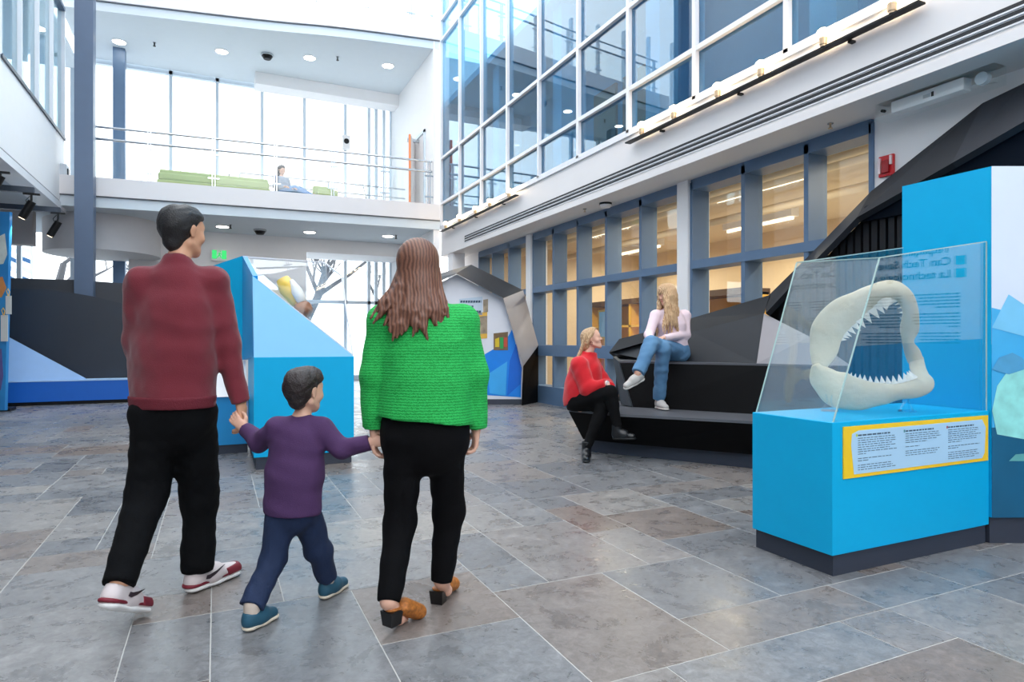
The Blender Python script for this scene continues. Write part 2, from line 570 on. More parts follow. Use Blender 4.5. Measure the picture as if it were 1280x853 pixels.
smooth_by_angle(struct('ceiling_drum', dr, mat('drum_paint', (196, 194, 196), 0.7)))
# rear glazing: upper storey, ground floor
w4 = empty('window_4', (0, YG, 4.7), kind='structure')
MX = [-8.0, -6.9, -5.75, -4.6, -3.45, -2.3, -1.15, 0.035, 1.24, 2.44, 3.66, 4.39, 4.62, 4.87, 5.1]
PALEF = mat('pale_frame', (204, 216, 226), 0.4)
for x in MX:
    struct('mullion', MB().box((x - 0.045, YG - 0.06, 4.7), (x + 0.045, YG + 0.1, 8.78)), PALEF, w4)
struct('head_rail', MB().box((-8, YG - 0.06, 8.68), (5.1, YG + 0.1, 8.8)), PALEF, w4)
struct('sill_rail', MB().box((-8, YG - 0.06, 4.7), (5.1, YG + 0.1, 4.85)), PALEF, w4)
for a, b in zip(MX[:-1], MX[1:]):
    struct('pane', MB().box((a + 0.045, YG, 4.8), (b - 0.045, YG + 0.012, 8.7)), WGLASS, w4)
w5 = empty('window_5', (0, YG, 0), kind='structure')
for x in MX:
    struct('mullion', MB().box((x - 0.045, YG - 0.06, 0), (x + 0.045, YG + 0.1, 4.1)), PALEF, w5)
struct('transom', MB().box((-8, YG - 0.06, 2.38), (5.1, YG + 0.1, 2.48)), PALEF, w5)
struct('sill_rail', MB().box((-8, YG - 0.06, 0), (5.1, YG + 0.1, 0.15)), PALEF, w5)
for a, b in zip(MX[:-1], MX[1:]):
    for z0, z1 in ((0.15, 2.4), (2.46, 4.0)):
        struct('pane', MB().box((a + 0.045, YG, z0), (b - 0.045, YG + 0.012, z1)), WGLASS, w5)
w6 = empty('window_6', (0, YG, 9.4), kind='structure')
for x in MX:
    struct('mullion', MB().box((x - 0.045, YG - 0.06, 9.4), (x + 0.045, YG + 0.1, 13)), PALEF, w6)
# white beam hanging under the upper ceiling
struct('trim_3', MB().box((1.0, 19.3, 8.45), (5.1, 19.9, 8.78)), WHITE)
# skylight rafters over the hall, wall behind the photographer
for i in range(9):
    y = -6 + i * 2.8
    struct('rafter', MB().box((XL - 0.3, y - 0.06, 13.0), (XF + 0.2, y + 0.06, 13.25)), WFRAME)
struct('wall_front', MB().box((-8.2, -7.4, 0), (XF + 0.6, -7.2, 4.0)), WHITE)

# ------------------------------------------------------------------ workshop contents (seen through the right windows)
def lamp(name, kind, loc, energy, color, parent=None, size=0.1, size_y=None, rot=None):
    l = bpy.data.lights.new(name, kind)
    l.energy = energy; l.color = color
    if kind == 'AREA':
        l.size = size
        if size_y:
            l.shape = 'RECTANGLE'; l.size_y = size_y
    else:
        l.shadow_soft_size = size
    o = bpy.data.objects.new(name, l)
    COL.objects.link(o)
    if parent is not None:
        o.parent = parent
        o.location = Vector(loc) - ORG[parent.name]
    else:
        o.location = loc
    if rot:
        o.rotation_euler = rot
    return o
WARM = (1.0, 0.87, 0.68)
fixm = mat('warm_tube', (255, 232, 196), 0.5, emit=0.7)
for i, (x, y) in enumerate(((7.6, 3.2), (7.6, 7.4), (7.6, 11.6), (9.9, 5.2), (9.9, 9.6), (9.9, 13.6))):
    f = empty('strip_light', (x, y, 3.55), 'long warm strip light under the workshop ceiling behind the blue framed windows', 'lamp', 'workshop strip lights')
    ob('housing', MB().box((x - 0.1, y - 0.9, 3.58), (x + 0.1, y + 0.9, 3.75)), WHITE, f)
    ob('tube', MB().tube([(x, y - 0.85, 3.55), (x, y + 0.85, 3.55)], 0.03, 8), fixm, f)
    lamp('strip_glow', 'AREA', (x, y, 3.5), 30, WARM, f, 0.2, 1.8)
PIPE = mat('cream_pipe', (214, 196, 166), 0.5)
for i, (x, z, r) in enumerate(((6.7, 3.42, 0.06), (7.15, 3.5, 0.1), (8.5, 3.45, 0.07), (8.9, 3.55, 0.05))):
    p = ob('ceiling_pipe', MB().tube([(x, -1.9, z), (x, 15.6, z)], r, 12), PIPE, None,
           ('slim cream pipe', 'thick cream duct', 'middle sized cream pipe', 'thinnest cream pipe')[i] + ' running along the workshop ceiling', 'pipe', smooth=True)
sh = empty('storage_shelving', (9.2, 12, 0), 'yellow storage shelving with dark top rail inside the workshop', 'shelving')
YEL = mat('yellow_metal', (226, 176, 70), 0.5)
for y in (9.0, 10.8, 12.6, 14.4):
    ob('post', MB().box((8.9, y - 0.04, 0), (9.5, y + 0.04, 2.15)), YEL, sh)
for z in (0.3, 0.95, 1.55):
    ob('shelf', MB().box((8.9, 9.0, z), (9.5, 14.4, z + 0.05)), YEL, sh)
ob('top_rail', MB().box((8.86, 8.96, 2.1), (9.54, 14.44, 2.22)), mat('brown_rail', (86, 62, 40), 0.6), sh)
ob('back_panel', MB().box((9.5, 9.0, 0.1), (9.53, 14.4, 2.1)), mat('ochre_panel', (200, 162, 98), 0.6), sh)
kb = empty('notice_board', (6.75, 10.4, 0), 'small pale blue notice board with yellow frame behind the window', 'sign')
ob('board', MB().box((6.74, 10.2, 1.3), (6.76, 10.55, 1.78)), mat('pale_blue_print', (150, 196, 224), 0.5), kb)
ob('frame', MB().box((6.75, 10.16, 1.26), (6.78, 10.6, 1.82)), YEL, kb)
ob('stand', MB().box((6.76, 10.35, 0.02), (6.8, 10.41, 1.3)).box((6.6, 10.2, 0), (6.95, 10.56, 0.02)), YEL, kb)
wd = struct('window_7', MB().box((11.55, 1.0, 0.8), (11.6, 2.6, 2.5)), mat('far_window_frame', (90, 104, 120), 0.5))
struct('pane', MB().box((11.53, 1.08, 0.88), (11.56, 1.76, 2.42)).box((11.53, 1.84, 0.88), (11.56, 2.52, 2.42)), mat('daylit_window', (190, 214, 230), 0.4, emit=0.5), wd)

# ------------------------------------------------------------------ lamps on the fascia rail
LM = mat('lamp_bulb', (255, 226, 176), 0.4, emit=9)
LB = mat('lamp_brass', (196, 170, 140), 0.35, metal=0.5)
def rail(u0, v0, u1, v1, label):
    a, b = on_x(u0, v0, XF - 0.06), on_x(u1, v1, XF - 0.06)
    z = (a.z + b.z) / 2
    a.z = b.z = z
    r = empty('lamp_rail', (XF, (a.y + b.y) / 2, z), label, 'lamp rail')
    ob('channel', MB().box((XF - 0.14, b.y, z - 0.016), (XF - 0.05, a.y, z + 0.0)), BLACKM, r)
    ob('shroud', MB().box((XF - 0.06, b.y + 0.05, z + 0.0), (XF - 0.045, a.y - 0.05, z + 0.06)), WFRAME, r)
    n = max(2, int((a.y - b.y) / 1.2))
    for k in range(n):
        y = b.y + (a.y - b.y) * (k + 0.5) / n
        ob('bracket', MB().box((XF - 0.06, y - 0.02, z - 0.04), (XF - 0.001, y + 0.02, z - 0.02)), BLACKM, r)
    return z
zr1 = rail(787, 178, 1156, 4, 'long black lamp rail along the white fascia above the pale pillars')
zr2 = rail(553, 290, 648, 243, 'shorter lamp rail on the fascia next to the balcony corner')
for i, (u, g) in enumerate([(802, 1), (842, 1), (897, 1), (951, 1), (1029, 1), (1115, 1), (557, 2), (574, 2), (594, 2), (612, 2), (636, 2)]):
    z = zr1 if g == 1 else zr2
    r = ray(u, 200); x = XF - 0.125; y = r.y * x / r.x
    l = empty('rail_lamp', (x, y, z), 'small glowing uplight clamped on the %s lamp rail of the fascia' % ('long' if g == 1 else 'shorter'), 'lamp', 'uplights on the %s rail' % ('long' if g == 1 else 'shorter'))
    ob('holder', MB().cyl((x, y), 0.026, z + 0.001, z + 0.02, 14).cyl((x, y), 0.034, z + 0.02, z + 0.085, 14, 0, 0.038), LB, l, smooth=False)
    ob('bulb', MB().loft([[(x + q * math.cos(a), y + q * math.sin(a), z + hz) for a in [k * math.pi / 8 for k in range(16)]] for q, hz in ((0.03, 0.085), (0.05, 0.1), (0.058, 0.125), (0.05, 0.15), (0.028, 0.168))]), LM, l)
    lamp('bulb_glow', 'POINT', (x - 0.02, y, z + 0.24), 0.4, (1, 0.72, 0.45), l, 0.04)

# ------------------------------------------------------------------ small fittings on soffit and walls
p = on_z(757, 254, ZS)
sd = empty('smoke_detector', (p.x, p.y, ZS), 'round smoke detector with dark rim under the soffit', 'detector')
ob('base', MB().cyl(p, 0.1, ZS - 0.03, ZS, 24), BLACKM, sd)
ob('dome', MB().cyl(p, 0.075, ZS - 0.07, ZS - 0.03, 24, 0, 0.095), WHITE, sd)
for (u, v, lab) in ((1038, 154, 'small brass sprinkler head under the soffit near the emergency light'), (731, 261, 'small sprinkler head under the soffit beside the smoke detector')):
    p = on_z(u, v, ZS)
    s = empty('sprinkler', (p.x, p.y, ZS), lab, 'sprinkler')
    ob('escutcheon', MB().cyl(p, 0.03, ZS - 0.008, ZS, 16), STEEL, s)
    ob('head', MB().cyl(p, 0.01, ZS - 0.05, ZS - 0.008, 8).cyl(p, 0.022, ZS - 0.056, ZS - 0.05, 12), LB, s)
fa = empty('fire_alarm', (XW, 4.06, 2.8), 'red fire alarm strobe on the white pillar wall', 'alarm')
ob('backplate', MB().box((XW - 0.03, 3.985, 2.8), (XW, 4.135, 3.0)), mat('alarm_red', (206, 26, 34), 0.4), fa, bevel=0.006)
ob('horn', MB().box((XW - 0.055, 4.02, 2.83), (XW - 0.03, 4.09, 2.95)), mat('alarm_dark_red', (160, 16, 24), 0.4), fa, bevel=0.006)
ob('strobe', MB().box((XW - 0.05, 3.995, 2.9), (XW - 0.03, 4.012, 2.985)), mat('strobe_lens', (238, 214, 214), 0.2), fa)
ob('strobe', MB().box((XW - 0.05, 4.105, 2.83), (XW - 0.03, 4.125, 2.98)), MATS['strobe_lens'], fa)
em = empty('emergency_light', (5.6, 3.5, 3.28), 'white emergency light box in a clear cover under the soffit', 'lamp')
ob('body', MB().box((5.55, 3.2, 3.28), (5.66, 3.82, 3.385)), WHITE, em, bevel=0.006)
ob('indicator', MB().box((5.545, 3.44, 3.31), (5.55, 3.46, 3.35)), BLACKM, em)
ob('nameplate', MB().box((5.546, 3.47, 3.315), (5.55, 3.53, 3.345)), mat('plate_grey', (196, 198, 200), 0.4), em)
ob('cover', MB().box((5.52, 2.96, 3.25), (5.69, 3.95, 3.4)), GLASS, em)
ob('lens', MB().tube([(5.57, 3.08, 3.33), (5.62, 3.08, 3.33)], 0.05, 20), mat('lens_grey', (200, 208, 214), 0.15), em)
ob('screw', MB().tube([(5.51, 3.88, 3.32), (5.55, 3.88, 3.32)], 0.014, 10), BLACKM, em)

# ------------------------------------------------------------------ shark jaw display
PX0, PX1, PY0, PY1 = 2.87, 4.22, 2.29, 2.83
pl = empty('display_plinth', ((PX0 + PX1) / 2, (PY0 + PY1) / 2, 0), 'bright blue display plinth carrying the shark jaw, with yellow framed text panel', 'plinth')
ob('body', MB().box((PX0, PY0, 0.115), (PX1, PY1, 0.8)), CYAN, pl, bevel=0.003)
ob('kick_board', MB().box((PX0 + 0.03, PY0 + 0.02, 0.0), (PX1, PY1, 0.115)), NAVYK, pl)
# text panel on the front face
a0, a1 = on_y(1053, 540, PY0), on_y(1237, 520, PY0)
za, zb = 0.775, 0.505
yf = PY0 - 0.001
XA, XB = a0.x, min(a1.x, PX1 - 0.02)
tp = ob('text_panel', MB().box((XA, yf - 0.006, zb), (XB, yf, za)), mat('yellow_print', (255, 206, 30), 0.45, var=0.06, scale=20), pl)
W = XB - XA
pap = [(0.045, 0.0), (0.035, 0.13), (0.055, 0.2), (0.08, 0.226)]
q = [(XA + 0.05 * W, za - 0.04), (XA + 0.045 * W, za - 0.1), (XA + 0.062 * W, zb + 0.018), (XB - 0.05 * W, zb + 0.018), (XB - 0.03 * W, zb + 0.05), (XB - 0.022 * W, za - 0.07), (XB - 0.05 * W, za - 0.022), (XA + 0.09 * W, za - 0.024)]
ob('paper', MB().prism([(x, yf - 0.0062, z) for x, z in q], (0, -0.001, 0)), mat('pale_blue_paper', (178, 216, 242), 0.5), tp)
INK = mat('dark_ink', (58, 84, 108), 0.6)
tl = MB()
trn = random.Random(5)
def text_rows(mb, x0, z0, w, rows, dz, hgt, P, para=()):
    for r in range(rows):
        if r in para:
            continue
        x = 0.0
        lim = w * (trn.uniform(0.8, 1.0) if (r + 1) not in para else trn.uniform(0.2, 0.6))
        while x < lim:
            ww = trn.uniform(0.012, 0.04) * w / 0.3
            ww = min(ww, lim - x)
            mb.poly([P(x0 + x, z0 - r * dz), P(x0 + x + ww, z0 - r * dz), P(x0 + x + ww, z0 - r * dz - hgt), P(x0 + x, z0 - r * dz - hgt)])
            x += ww + 0.006 * w / 0.3
PF = lambda x, z: (x, yf - 0.0078, z)
for k, (c, rows, para) in enumerate(((0.085, 15, (8, 11)), (0.39, 11, (5, 7)), (0.69, 15, (7, 10)))):
    x0 = XA + c * W
    text_rows(tl, x0, za - 0.046, 0.22 * W, 1, 0.01, 0.008, PF)
    text_rows(tl, x0, za - 0.064, 0.25 * W, rows, 0.0118, 0.0036, PF, para)
    ob('bullet', MB().prism([PF(x0 - 0.014, za - 0.042), PF(x0 - 0.004, za - 0.042), PF(x0 - 0.004, za - 0.056), PF(x0 - 0.014, za - 0.056)], (0, -0.0004, 0)),
       (mat('bullet_lime', (196, 214, 40), 0.5), mat('bullet_teal', (60, 130, 140), 0.5), mat('bullet_maroon', (176, 40, 70), 0.5))[k], tp)
ob('print_lines', tl, INK, tp, kind='stuff', fix=False)

gc = empty('glass_case', (3.7, 2.55, 0.8), 'slanted clear glass case over the shark jaw', 'display case')
g0, g1 = V(PX0 + 0.02, PY0 + 0.012, 0.8), V(3.25, PY0 + 0.012, 1.67)
h0, h1 = V(PX0 + 0.02, PY1 - 0.012, 0.8), V(3.22, PY1 - 0.012, 1.70)
r0, r1 = V(PX1 - 0.004, PY0 + 0.012, 0.8), V(PX1 - 0.004, PY0 + 0.012, 1.82)
s0, s1 = V(PX1 - 0.004, PY1 - 0.012, 0.8), V(PX1 - 0.004, PY1 - 0.012, 1.85)
def pane(pts, off):
    return ob('pane', MB().prism(pts, off), glass('case_glass', (0.965, 0.985, 0.98), 1.52, 1.5), gc)
pane([g0, r0, r1, g1], (0, 0.008, 0))
pane([h0, s0, s1, h1], (0, -0.008, 0))
pane([g0, g1, h1, h0], (0.009, 0, 0))
EDG = mat('glass_edge', (168, 196, 192), 0.15, spec=0.8)
for a, b in ((g0, g1), (h0, h1), (g1, r1), (r0, r1), (g1, h1), (h1, s1)):
    ob('edge', MB().bar(a, b, 0.006, 0.006), EDG, gc)

# shark jaw
BONE = mat('jaw_cartilage', (196, 182, 150), 0.5, scale=7, bump=0.5, bscale=22, rgb2=(222, 216, 200))
TOOTH = mat('tooth_enamel', (236, 234, 228), 0.25, var=0.02)
jaw = empty('shark_jaw', (3.55, 2.55, 0.82), 'open great shark jaw with white teeth standing inside the glass case', 'jaw')
def sweep(name, path, n=5, ns=14):
    """path: u, v, t, half width px (in the jaw's broad plane), thickness m, twist"""
    pts = spline([at(u, v, t) for (u, v, t, w, th) in path], n)
    ws = []
    for i in range(len(path) - 1):
        for k in range(n):
            f = k / n; f = f * f * (3 - 2 * f)
            a, b = path[i], path[i + 1]
            ws.append(((a[3] * (1 - f) + b[3] * f) * (a[2]) / FPX, a[4] * (1 - f) + b[4] * f))
    ws.append((path[-1][3] * path[-1][2] / FPX, path[-1][4]))
    rings = []; info = []
    for i, p in enumerate(pts):
        d = (pts[min(i + 1, len(pts) - 1)] - pts[max(i - 1, 0)]).normalized()
        vw = (p - EYE).normalized()
        wd = d.cross(vw).normalized()
        nn = wd.cross(d).normalized()
        w, th = ws[i]
        rings.append([p + wd * (w * math.cos(a) * (1.0)) + nn * (th * math.sin(a) * (1.15 - 0.35 * abs(math.cos(a)))) for a in [2 * math.pi * j / ns for j in range(ns)]])
        info.append((p, d, wd, nn, w))
    o = ob(name, MB().loft(rings), BONE, jaw, smooth=True)
    sb = o.modifiers.new('sub', 'SUBSURF'); sb.levels = 1; sb.render_levels = 1
    return info
upper = [(1024, 459, 3.84, 9, 0.018), (1030, 436, 3.84, 17, 0.02), (1035, 412, 3.82, 20, 0.022), (1053, 392, 3.77, 20, 0.024), (1078, 376, 3.70, 15, 0.026), (1098, 364, 3.64, 11, 0.03),
         (1115, 362, 3.62, 12, 0.032), (1130, 370, 3.64, 10, 0.03), (1138, 388, 3.72, 9, 0.026), (1137, 410, 3.82, 11, 0.024), (1135, 428, 3.9, 6.5, 0.02), (1141, 442, 3.92, 9, 0.02), (1145, 453, 3.92, 9, 0.02)]
lower = [(1019, 455, 3.84, 5, 0.018), (1029, 473, 3.83, 17, 0.02), (1048, 487, 3.80, 24, 0.022), (1072, 493, 3.76, 21, 0.022), (1098, 493, 3.73, 15, 0.022), (1122, 490, 3.71, 10.5, 0.022),
         (1144, 486, 3.70, 12, 0.022), (1155, 480, 3.73, 12, 0.02), (1151, 470, 3.82, 9, 0.02), (1147, 460, 3.89, 9, 0.02), (1145, 446, 3.93, 8, 0.018)]
ui = sweep('upper_jaw', upper)
li = sweep('lower_jaw', lower)
tme = bpy.data.meshes.new('tooth')
tb = MB().loft([[(-0.5, -0.16, 0), (0, -0.26, 0), (0.5, -0.16, 0), (0.5, 0.16, 0), (0, 0.2, 0), (-0.5, 0.16, 0)],
                [(-0.3, -0.1, 0.4), (0.0, -0.2, 0.42), (0.28, -0.1, 0.4), (0.28, 0.1, 0.4), (0, 0.14, 0.42), (-0.3, 0.1, 0.4)],
                [(-0.02, -0.02, 1), (0, -0.03, 1), (0.02, -0.02, 1), (0.02, 0.02, 1), (0, 0.03, 1), (-0.02, 0.02, 1)]])
tme.from_pydata([tuple(p) for p in tb.v], [], tb.f); tme.materials.append(TOOTH); tme.update()
from mathutils import Matrix
def tooth(p, d, up, ln, wd):
    d = (d - up * d.dot(up)).normalized()
    n = up.cross(d)
    o = bpy.data.objects.new('tooth', tme)
    COL.objects.link(o)
    o.parent = jaw
    m = Matrix((d * wd, n * wd, up * ln)).transposed().to_4x4()
    m.translation = p - ORG[jaw.name]
    o.matrix_local = m
CU = at(1090, 440, 3.75)
def row(info, i0, i1, count, l0, lm, l1, inset, lean=0.0, back=0.0):
    for k in range(count):
        f = k / (count - 1)
        x = i0 + (i1 - i0) * f
        i = min(int(x), len(info) - 2); g = x - i
        p = info[i][0].lerp(info[i + 1][0], g); d = info[i][1]; w = info[i][4] * (1 - g) + info[i + 1][4] * g
        wd = info[i][2].lerp(info[i + 1][2], g).normalized()
        if wd.dot(CU - p) < 0:
            wd = -wd
        ln = (l0 + (lm - l0) * f * 2) if f < 0.5 else (lm + (l1 - lm) * (f - 0.5) * 2)
        up = (wd + info[i][3] * lean).normalized()
        tooth(p + wd * (w * inset) + info[i][3] * back, d, up, ln, ln * 0.72)
row(ui, 8, 33, 15, 0.028, 0.07, 0.055, 0.95)
row(ui, 33, 46, 8, 0.045, 0.036, 0.018, 0.6)
row(ui, 34, 46, 8, 0.04, 0.034, 0.018, 0.1, 0.6, -0.012)
row(li, 12, 36, 16, 0.02, 0.05, 0.06, 0.94)
row(li, 18, 36, 11, 0.016, 0.036, 0.04, 0.7, 0.5, 0.01)
row(li, 36, 41, 4, 0.05, 0.042, 0.03, 0.88)
for (u, v, t) in ((1037, 505, 3.8), (1134, 500, 3.78)):
    p = at(u, v, t); z0 = 0.803
    st = empty('jaw_stand', (p.x, p.y, z0), 'small clear acrylic stand holding up the %s end of the shark jaw' % ('hinge' if u < 1100 else 'front'), 'stand')
    ACR = glass('acrylic', (0.9, 0.95, 0.97), 1.5, 1.4)
    ob('foot', MB().cyl(p, 0.05, z0, z0 + 0.006, 20), ACR, st)
    for a in (0.3, 2.4, 4.5):
        ob('prong', MB().tube([(p.x + 0.04 * math.cos(a), p.y + 0.04 * math.sin(a), z0 + 0.006), (p.x + 0.012 * math.cos(a), p.y + 0.012 * math.sin(a), z0 + 0.06), (p.x + 0.02 * math.cos(a), p.y + 0.02 * math.sin(a), z0 + 0.10)], 0.005, 6), ACR, st)

# ------------------------------------------------------------------ big blue exhibit block right of the case
bk = empty('exhibit_wall', (4.7, 2.4, 0), 'tall exhibit wall with blue end panel and printed ocean scene', 'exhibit')
C0 = V(PX1 + 0.006, PY0 - 0.01, 0); fd = RIGHT.copy(); C1 = C0 + fd * 1.15
plan = [(C0.x, C0.y), (C1.x, C1.y), (C1.x + 0.2, C1.y + 0.42), (C0.x + 0.55, 2.83), (C0.x, 2.83)]
HB = 2.27
ob('core', MB().zprism(plan, 0.16, HB), CYAN, bk)
ob('kick_board', MB().zprism([(p[0] + 0.01, p[1] + 0.015) for p in plan], 0, 0.16), NAVYK, bk)
fn = V(fd.y, -fd.x, 0)          # towards the photographer
if fn.dot(AWAY) > 0: fn = -fn
def FP(s, z, k=1): return C0 + fd * s + UP * z + fn * (0.0015 * k)
def fpoly(name, pts, m, k):
    return ob(name, MB().prism([FP(s, z, k) for s, z in pts], fn * 0.0008), m, bk)
fpoly('print_sky', [(0, 1.2), (1.15, 1.2), (1.15, HB), (0, HB)], mat('print_pale', (216, 228, 244), 0.4, var=0.05, scale=3), 1)
fpoly('print_sea', [(0, 0.16), (1.15, 0.16), (1.15, 1.42), (0.6, 1.3), (0.25, 1.36), (0, 1.42)], mat('print_blue', (64, 176, 232), 0.4, var=0.14, scale=4), 2)
fpoly('print_ice', [(0.0, 1.3), (0.1, 1.5), (0.28, 1.38), (0.5, 1.55), (0.7, 1.28), (0.3, 1.22)], mat('print_ice', (120, 200, 240), 0.4, var=0.1, scale=6), 3)
fpoly('print_deep', [(0, 0.16), (1.15, 0.16), (1.15, 0.75), (0.5, 0.72), (0, 0.7)], mat('print_deep', (10, 92, 128), 0.4, var=0.25, scale=3), 3)
fpoly('print_floe', [(0.03, 0.66), (0.0, 0.8), (0.03, 0.95), (0.1, 1.05), (0.22, 1.1), (0.4, 1.08), (0.5, 0.9), (0.45, 0.7), (0.25, 0.62)], mat('print_floe', (150, 226, 220), 0.4, var=0.3, scale=14), 4)
fpoly('print_whale', [(0.0, 1.05), (0.04, 1.12), (0.12, 1.15), (0.18, 1.12), (0.22, 1.06), (0.1, 1.02)], mat('print_whale', (80, 160, 205), 0.4, var=0.2, scale=14), 5)
fpoly('print_fish', [(0.1, 0.5), (0.14, 0.54), (0.26, 0.55), (0.2, 0.5)], mat('print_fish', (96, 170, 170), 0.4, var=0.2), 5)
# the text wall out of frame that mirrors in the glass
T0 = V(5.38, 1.86, 0); td = V(-0.266, -0.964, 0); tn = V(-0.964, 0.266, 0)
tw = empty('text_wall', (5.1, 0.6, 0), 'white text wall with black exhibition title beside the exhibit wall', 'sign')
ob('panel', MB().prism([T0 + UP * 0.16, T0 + td * 2.2 + UP * 0.16, T0 + td * 2.2 + UP * 2.4, T0 + UP * 2.4], -tn * 0.12), mat('title_white', (238, 236, 238), 0.5), tw)
ob('lower_panel', MB().prism([T0 + UP * 0.16 + tn * 0.001, T0 + td * 2.2 + UP * 0.16 + tn * 0.001, T0 + td * 2.2 + UP * 1.1 + tn * 0.001, T0 + UP * 1.25 + tn * 0.001], tn * 0.002), mat('title_blue', (70, 150, 210), 0.5), tw)
ob('kick_board', MB().prism([T0, T0 + td * 2.2, T0 + td * 2.2 + UP * 0.16, T0 + UP * 0.16], -tn * 0.1), NAVYK, tw)
TINK = mat('title_ink', (16, 18, 24), 0.6)
for body, z in (('Tetpaqamuksiji Put', 1.925), ('Can Tech Save the', 1.825), ('La technologie peut-', 1.725)):
    o0 = T0 + td * 0.4 + UP * z + tn * 0.004
    text_mesh(body, 0.088, o0, td, UP, TINK, 'title_line', tw, bold=0.0012)
    if z < 1.9:
        b0 = T0 + td * 0.30 + UP * (z - 0.005) + tn * 0.003
        ob('bullet', MB().prism([b0, b0 + td * 0.07, b0 + td * 0.07 + UP * 0.07, b0 + UP * 0.07], tn * 0.002), mat('bullet_cyan', (20, 170, 190), 0.5), tw)
tt = MB()
for cx_ in (0.34, 0.75, 1.16):
    text_rows(tt, 0, 1.6, 0.34, 16, 0.026, 0.01, lambda x, z, c=cx_: T0 + td * (c + x) + UP * z + tn * 0.004, (5, 11))
ob('print_lines', tt, TINK, tw, kind='stuff', fix=False)

# ------------------------------------------------------------------ tiered dark seating
ZB1, ZB2 = 0.47, 0.985
A = on_z(711, 512, ZB1); B = on_z(775, 518, ZB1); C = on_z(944, 527, ZB1)
bd = (C - B).normalized()
C2 = C + bd * 0.75
Dk = on_z(789, 509, ZB1)                    # back of the lower seat, left
bench = empty('tiered_bench', (4.6, 5.6, 0), 'dark angular two tier bench under the sloping black wall', 'bench')
back_l = V(4.3, 7.1, ZB1)
plan = [A, B, C, C2, V(5.76, C2.y + 0.1, ZB1), V(5.76, 7.2, ZB1), back_l]
ob('lower_seat', MB().loft([[(p.x, p.y, ZB1 - 0.025) for p in plan], [(p.x, p.y, ZB1) for p in plan]]), TREAD, bench)
cen = V(4.9, 5.7, 0)
def inset(p, d):
    v = V(cen.x - p.x, cen.y - p.y, 0).normalized()
    return V(p.x, p.y, 0) + v * d
low = [inset(A, 0.16), inset(B, 0.2), inset(C, 0.14), C2, V(5.76, C2.y + 0.1, 0), V(5.76, 7.1, 0), inset(back_l, 0.1)]
ob('lower_front', MB().loft([[(p.x, p.y, 0.14) for p in low], [(p.x, p.y, ZB1 - 0.025) for p in plan]]), DARKER, bench)
low2 = [inset(A, 0.24), inset(B, 0.3), inset(C, 0.2), C2, V(5.74, C2.y + 0.1, 0), V(5.74, 7.0, 0), inset(back_l, 0.2)]
ob('base', MB().zprism([(p.x, p.y) for p in low2], 0, 0.14), NAVYK, bench)
# upper tier
U0 = at(771, 451, 7.55); U0.z = ZB2
U1 = at(960, 455, 6.62); U1.z = ZB2
U2 = at(1062, 456, 6.28); U2.z = ZB2
L0 = Dk.copy(); L1 = on_z(944, 518, ZB1); L2 = V(U2.x - 0.02, U2.y, ZB1)
ub = V(5.0, 7.35, ZB2); uw = V(5.76, 6.9, ZB2); ur = V(5.76, U2.y + 0.06, ZB2)
up_plan = [U0, U1, U2, ur, uw, ub]
lo_plan = [L0, L1, L2, V(5.76, U2.y + 0.06, ZB1), V(5.76, 6.95, ZB1), V(4.72, 7.0, ZB1)]
ob('upper_seat', MB().loft([[(p.x, p.y, ZB2 - 0.022) for p in up_plan], [(p.x, p.y, ZB2) for p in up_plan]]), TREAD, bench)
ob('upper_front', MB().loft([[V(p.x, p.y, ZB1) for p in lo_plan], [V(p.x, p.y, ZB2 - 0.022) for p in up_plan]]), DARKER, bench)
# slanted end cheek of the upper tier
e = [at(766, 446, 7.58), at(773, 452, 7.5), at(790, 509, 7.22), at(776, 505, 7.42)]
ob('end_cheek', MB().prism(e, AWAY * 0.12 + RIGHT * 0.06), mat('grey_cheek', (66, 72, 78), 0.45), bench)
w = [at(752, 470, 7.6), at(776, 506, 7.38), at(752, 508, 7.3)]
ob('silver_wedge', MB().prism([V(p.x, p.y, max(p.z, ZB1)) for p in w], AWAY * 0.06), SILVER, bench)
# back rest facets
mid = [at(761, 441, 8.2), at(809, 427, 7.95), at(865, 415, 7.55), at(955, 392, 6.95)]
rdg = [at(774, 424, 8.7), at(809, 415, 8.4), at(864, 398, 8.0), at(962, 369, 7.2)]
bas = [V(4.92, 7.3, ZB2), at(809, 450, 7.7), at(865, 450, 7.3), at(946, 454, 6.72)]
for b_ in bas: b_.z = ZB2
def shell(name, front, m, off=None):
    off = off or V(0.06, 0.05, 0)
    mb = MB()
    for i in range(len(front[0]) - 1):
        a, b2 = front[0], front[1]
        mb.loft([[a[i], a[i + 1], b2[i + 1], b2[i]], [p + off for p in (a[i], a[i + 1], b2[i + 1], b2[i])]])
    return ob(name, mb, m, bench)
shell('back_facet', (bas, mid), mat('back_grey', (44, 47, 52), 0.6, var=0.08, spec=0.3))
shell('ridge_facet', (mid, rdg), mat('ridge_grey', (30, 33, 38), 0.6, var=0.08, spec=0.3))
ob('end_facet', MB().prism([bas[0], mid[0], rdg[0], V(rdg[0].x, rdg[0].y, ZB2)], V(0.05, -0.02, 0)), MATS['ridge_grey'], bench)
lf = [at(955, 392, 6.95), at(946, 454, 6.7), at(1064, 455, 6.02), at(1012, 421, 6.4)]
lf[1].z = lf[2].z = ZB2
ob('pale_facet', MB().prism(lf, V(0.05, 0.06, 0)), mat('facet_silver', (150, 146, 150), 0.5, var=0.05), bench)

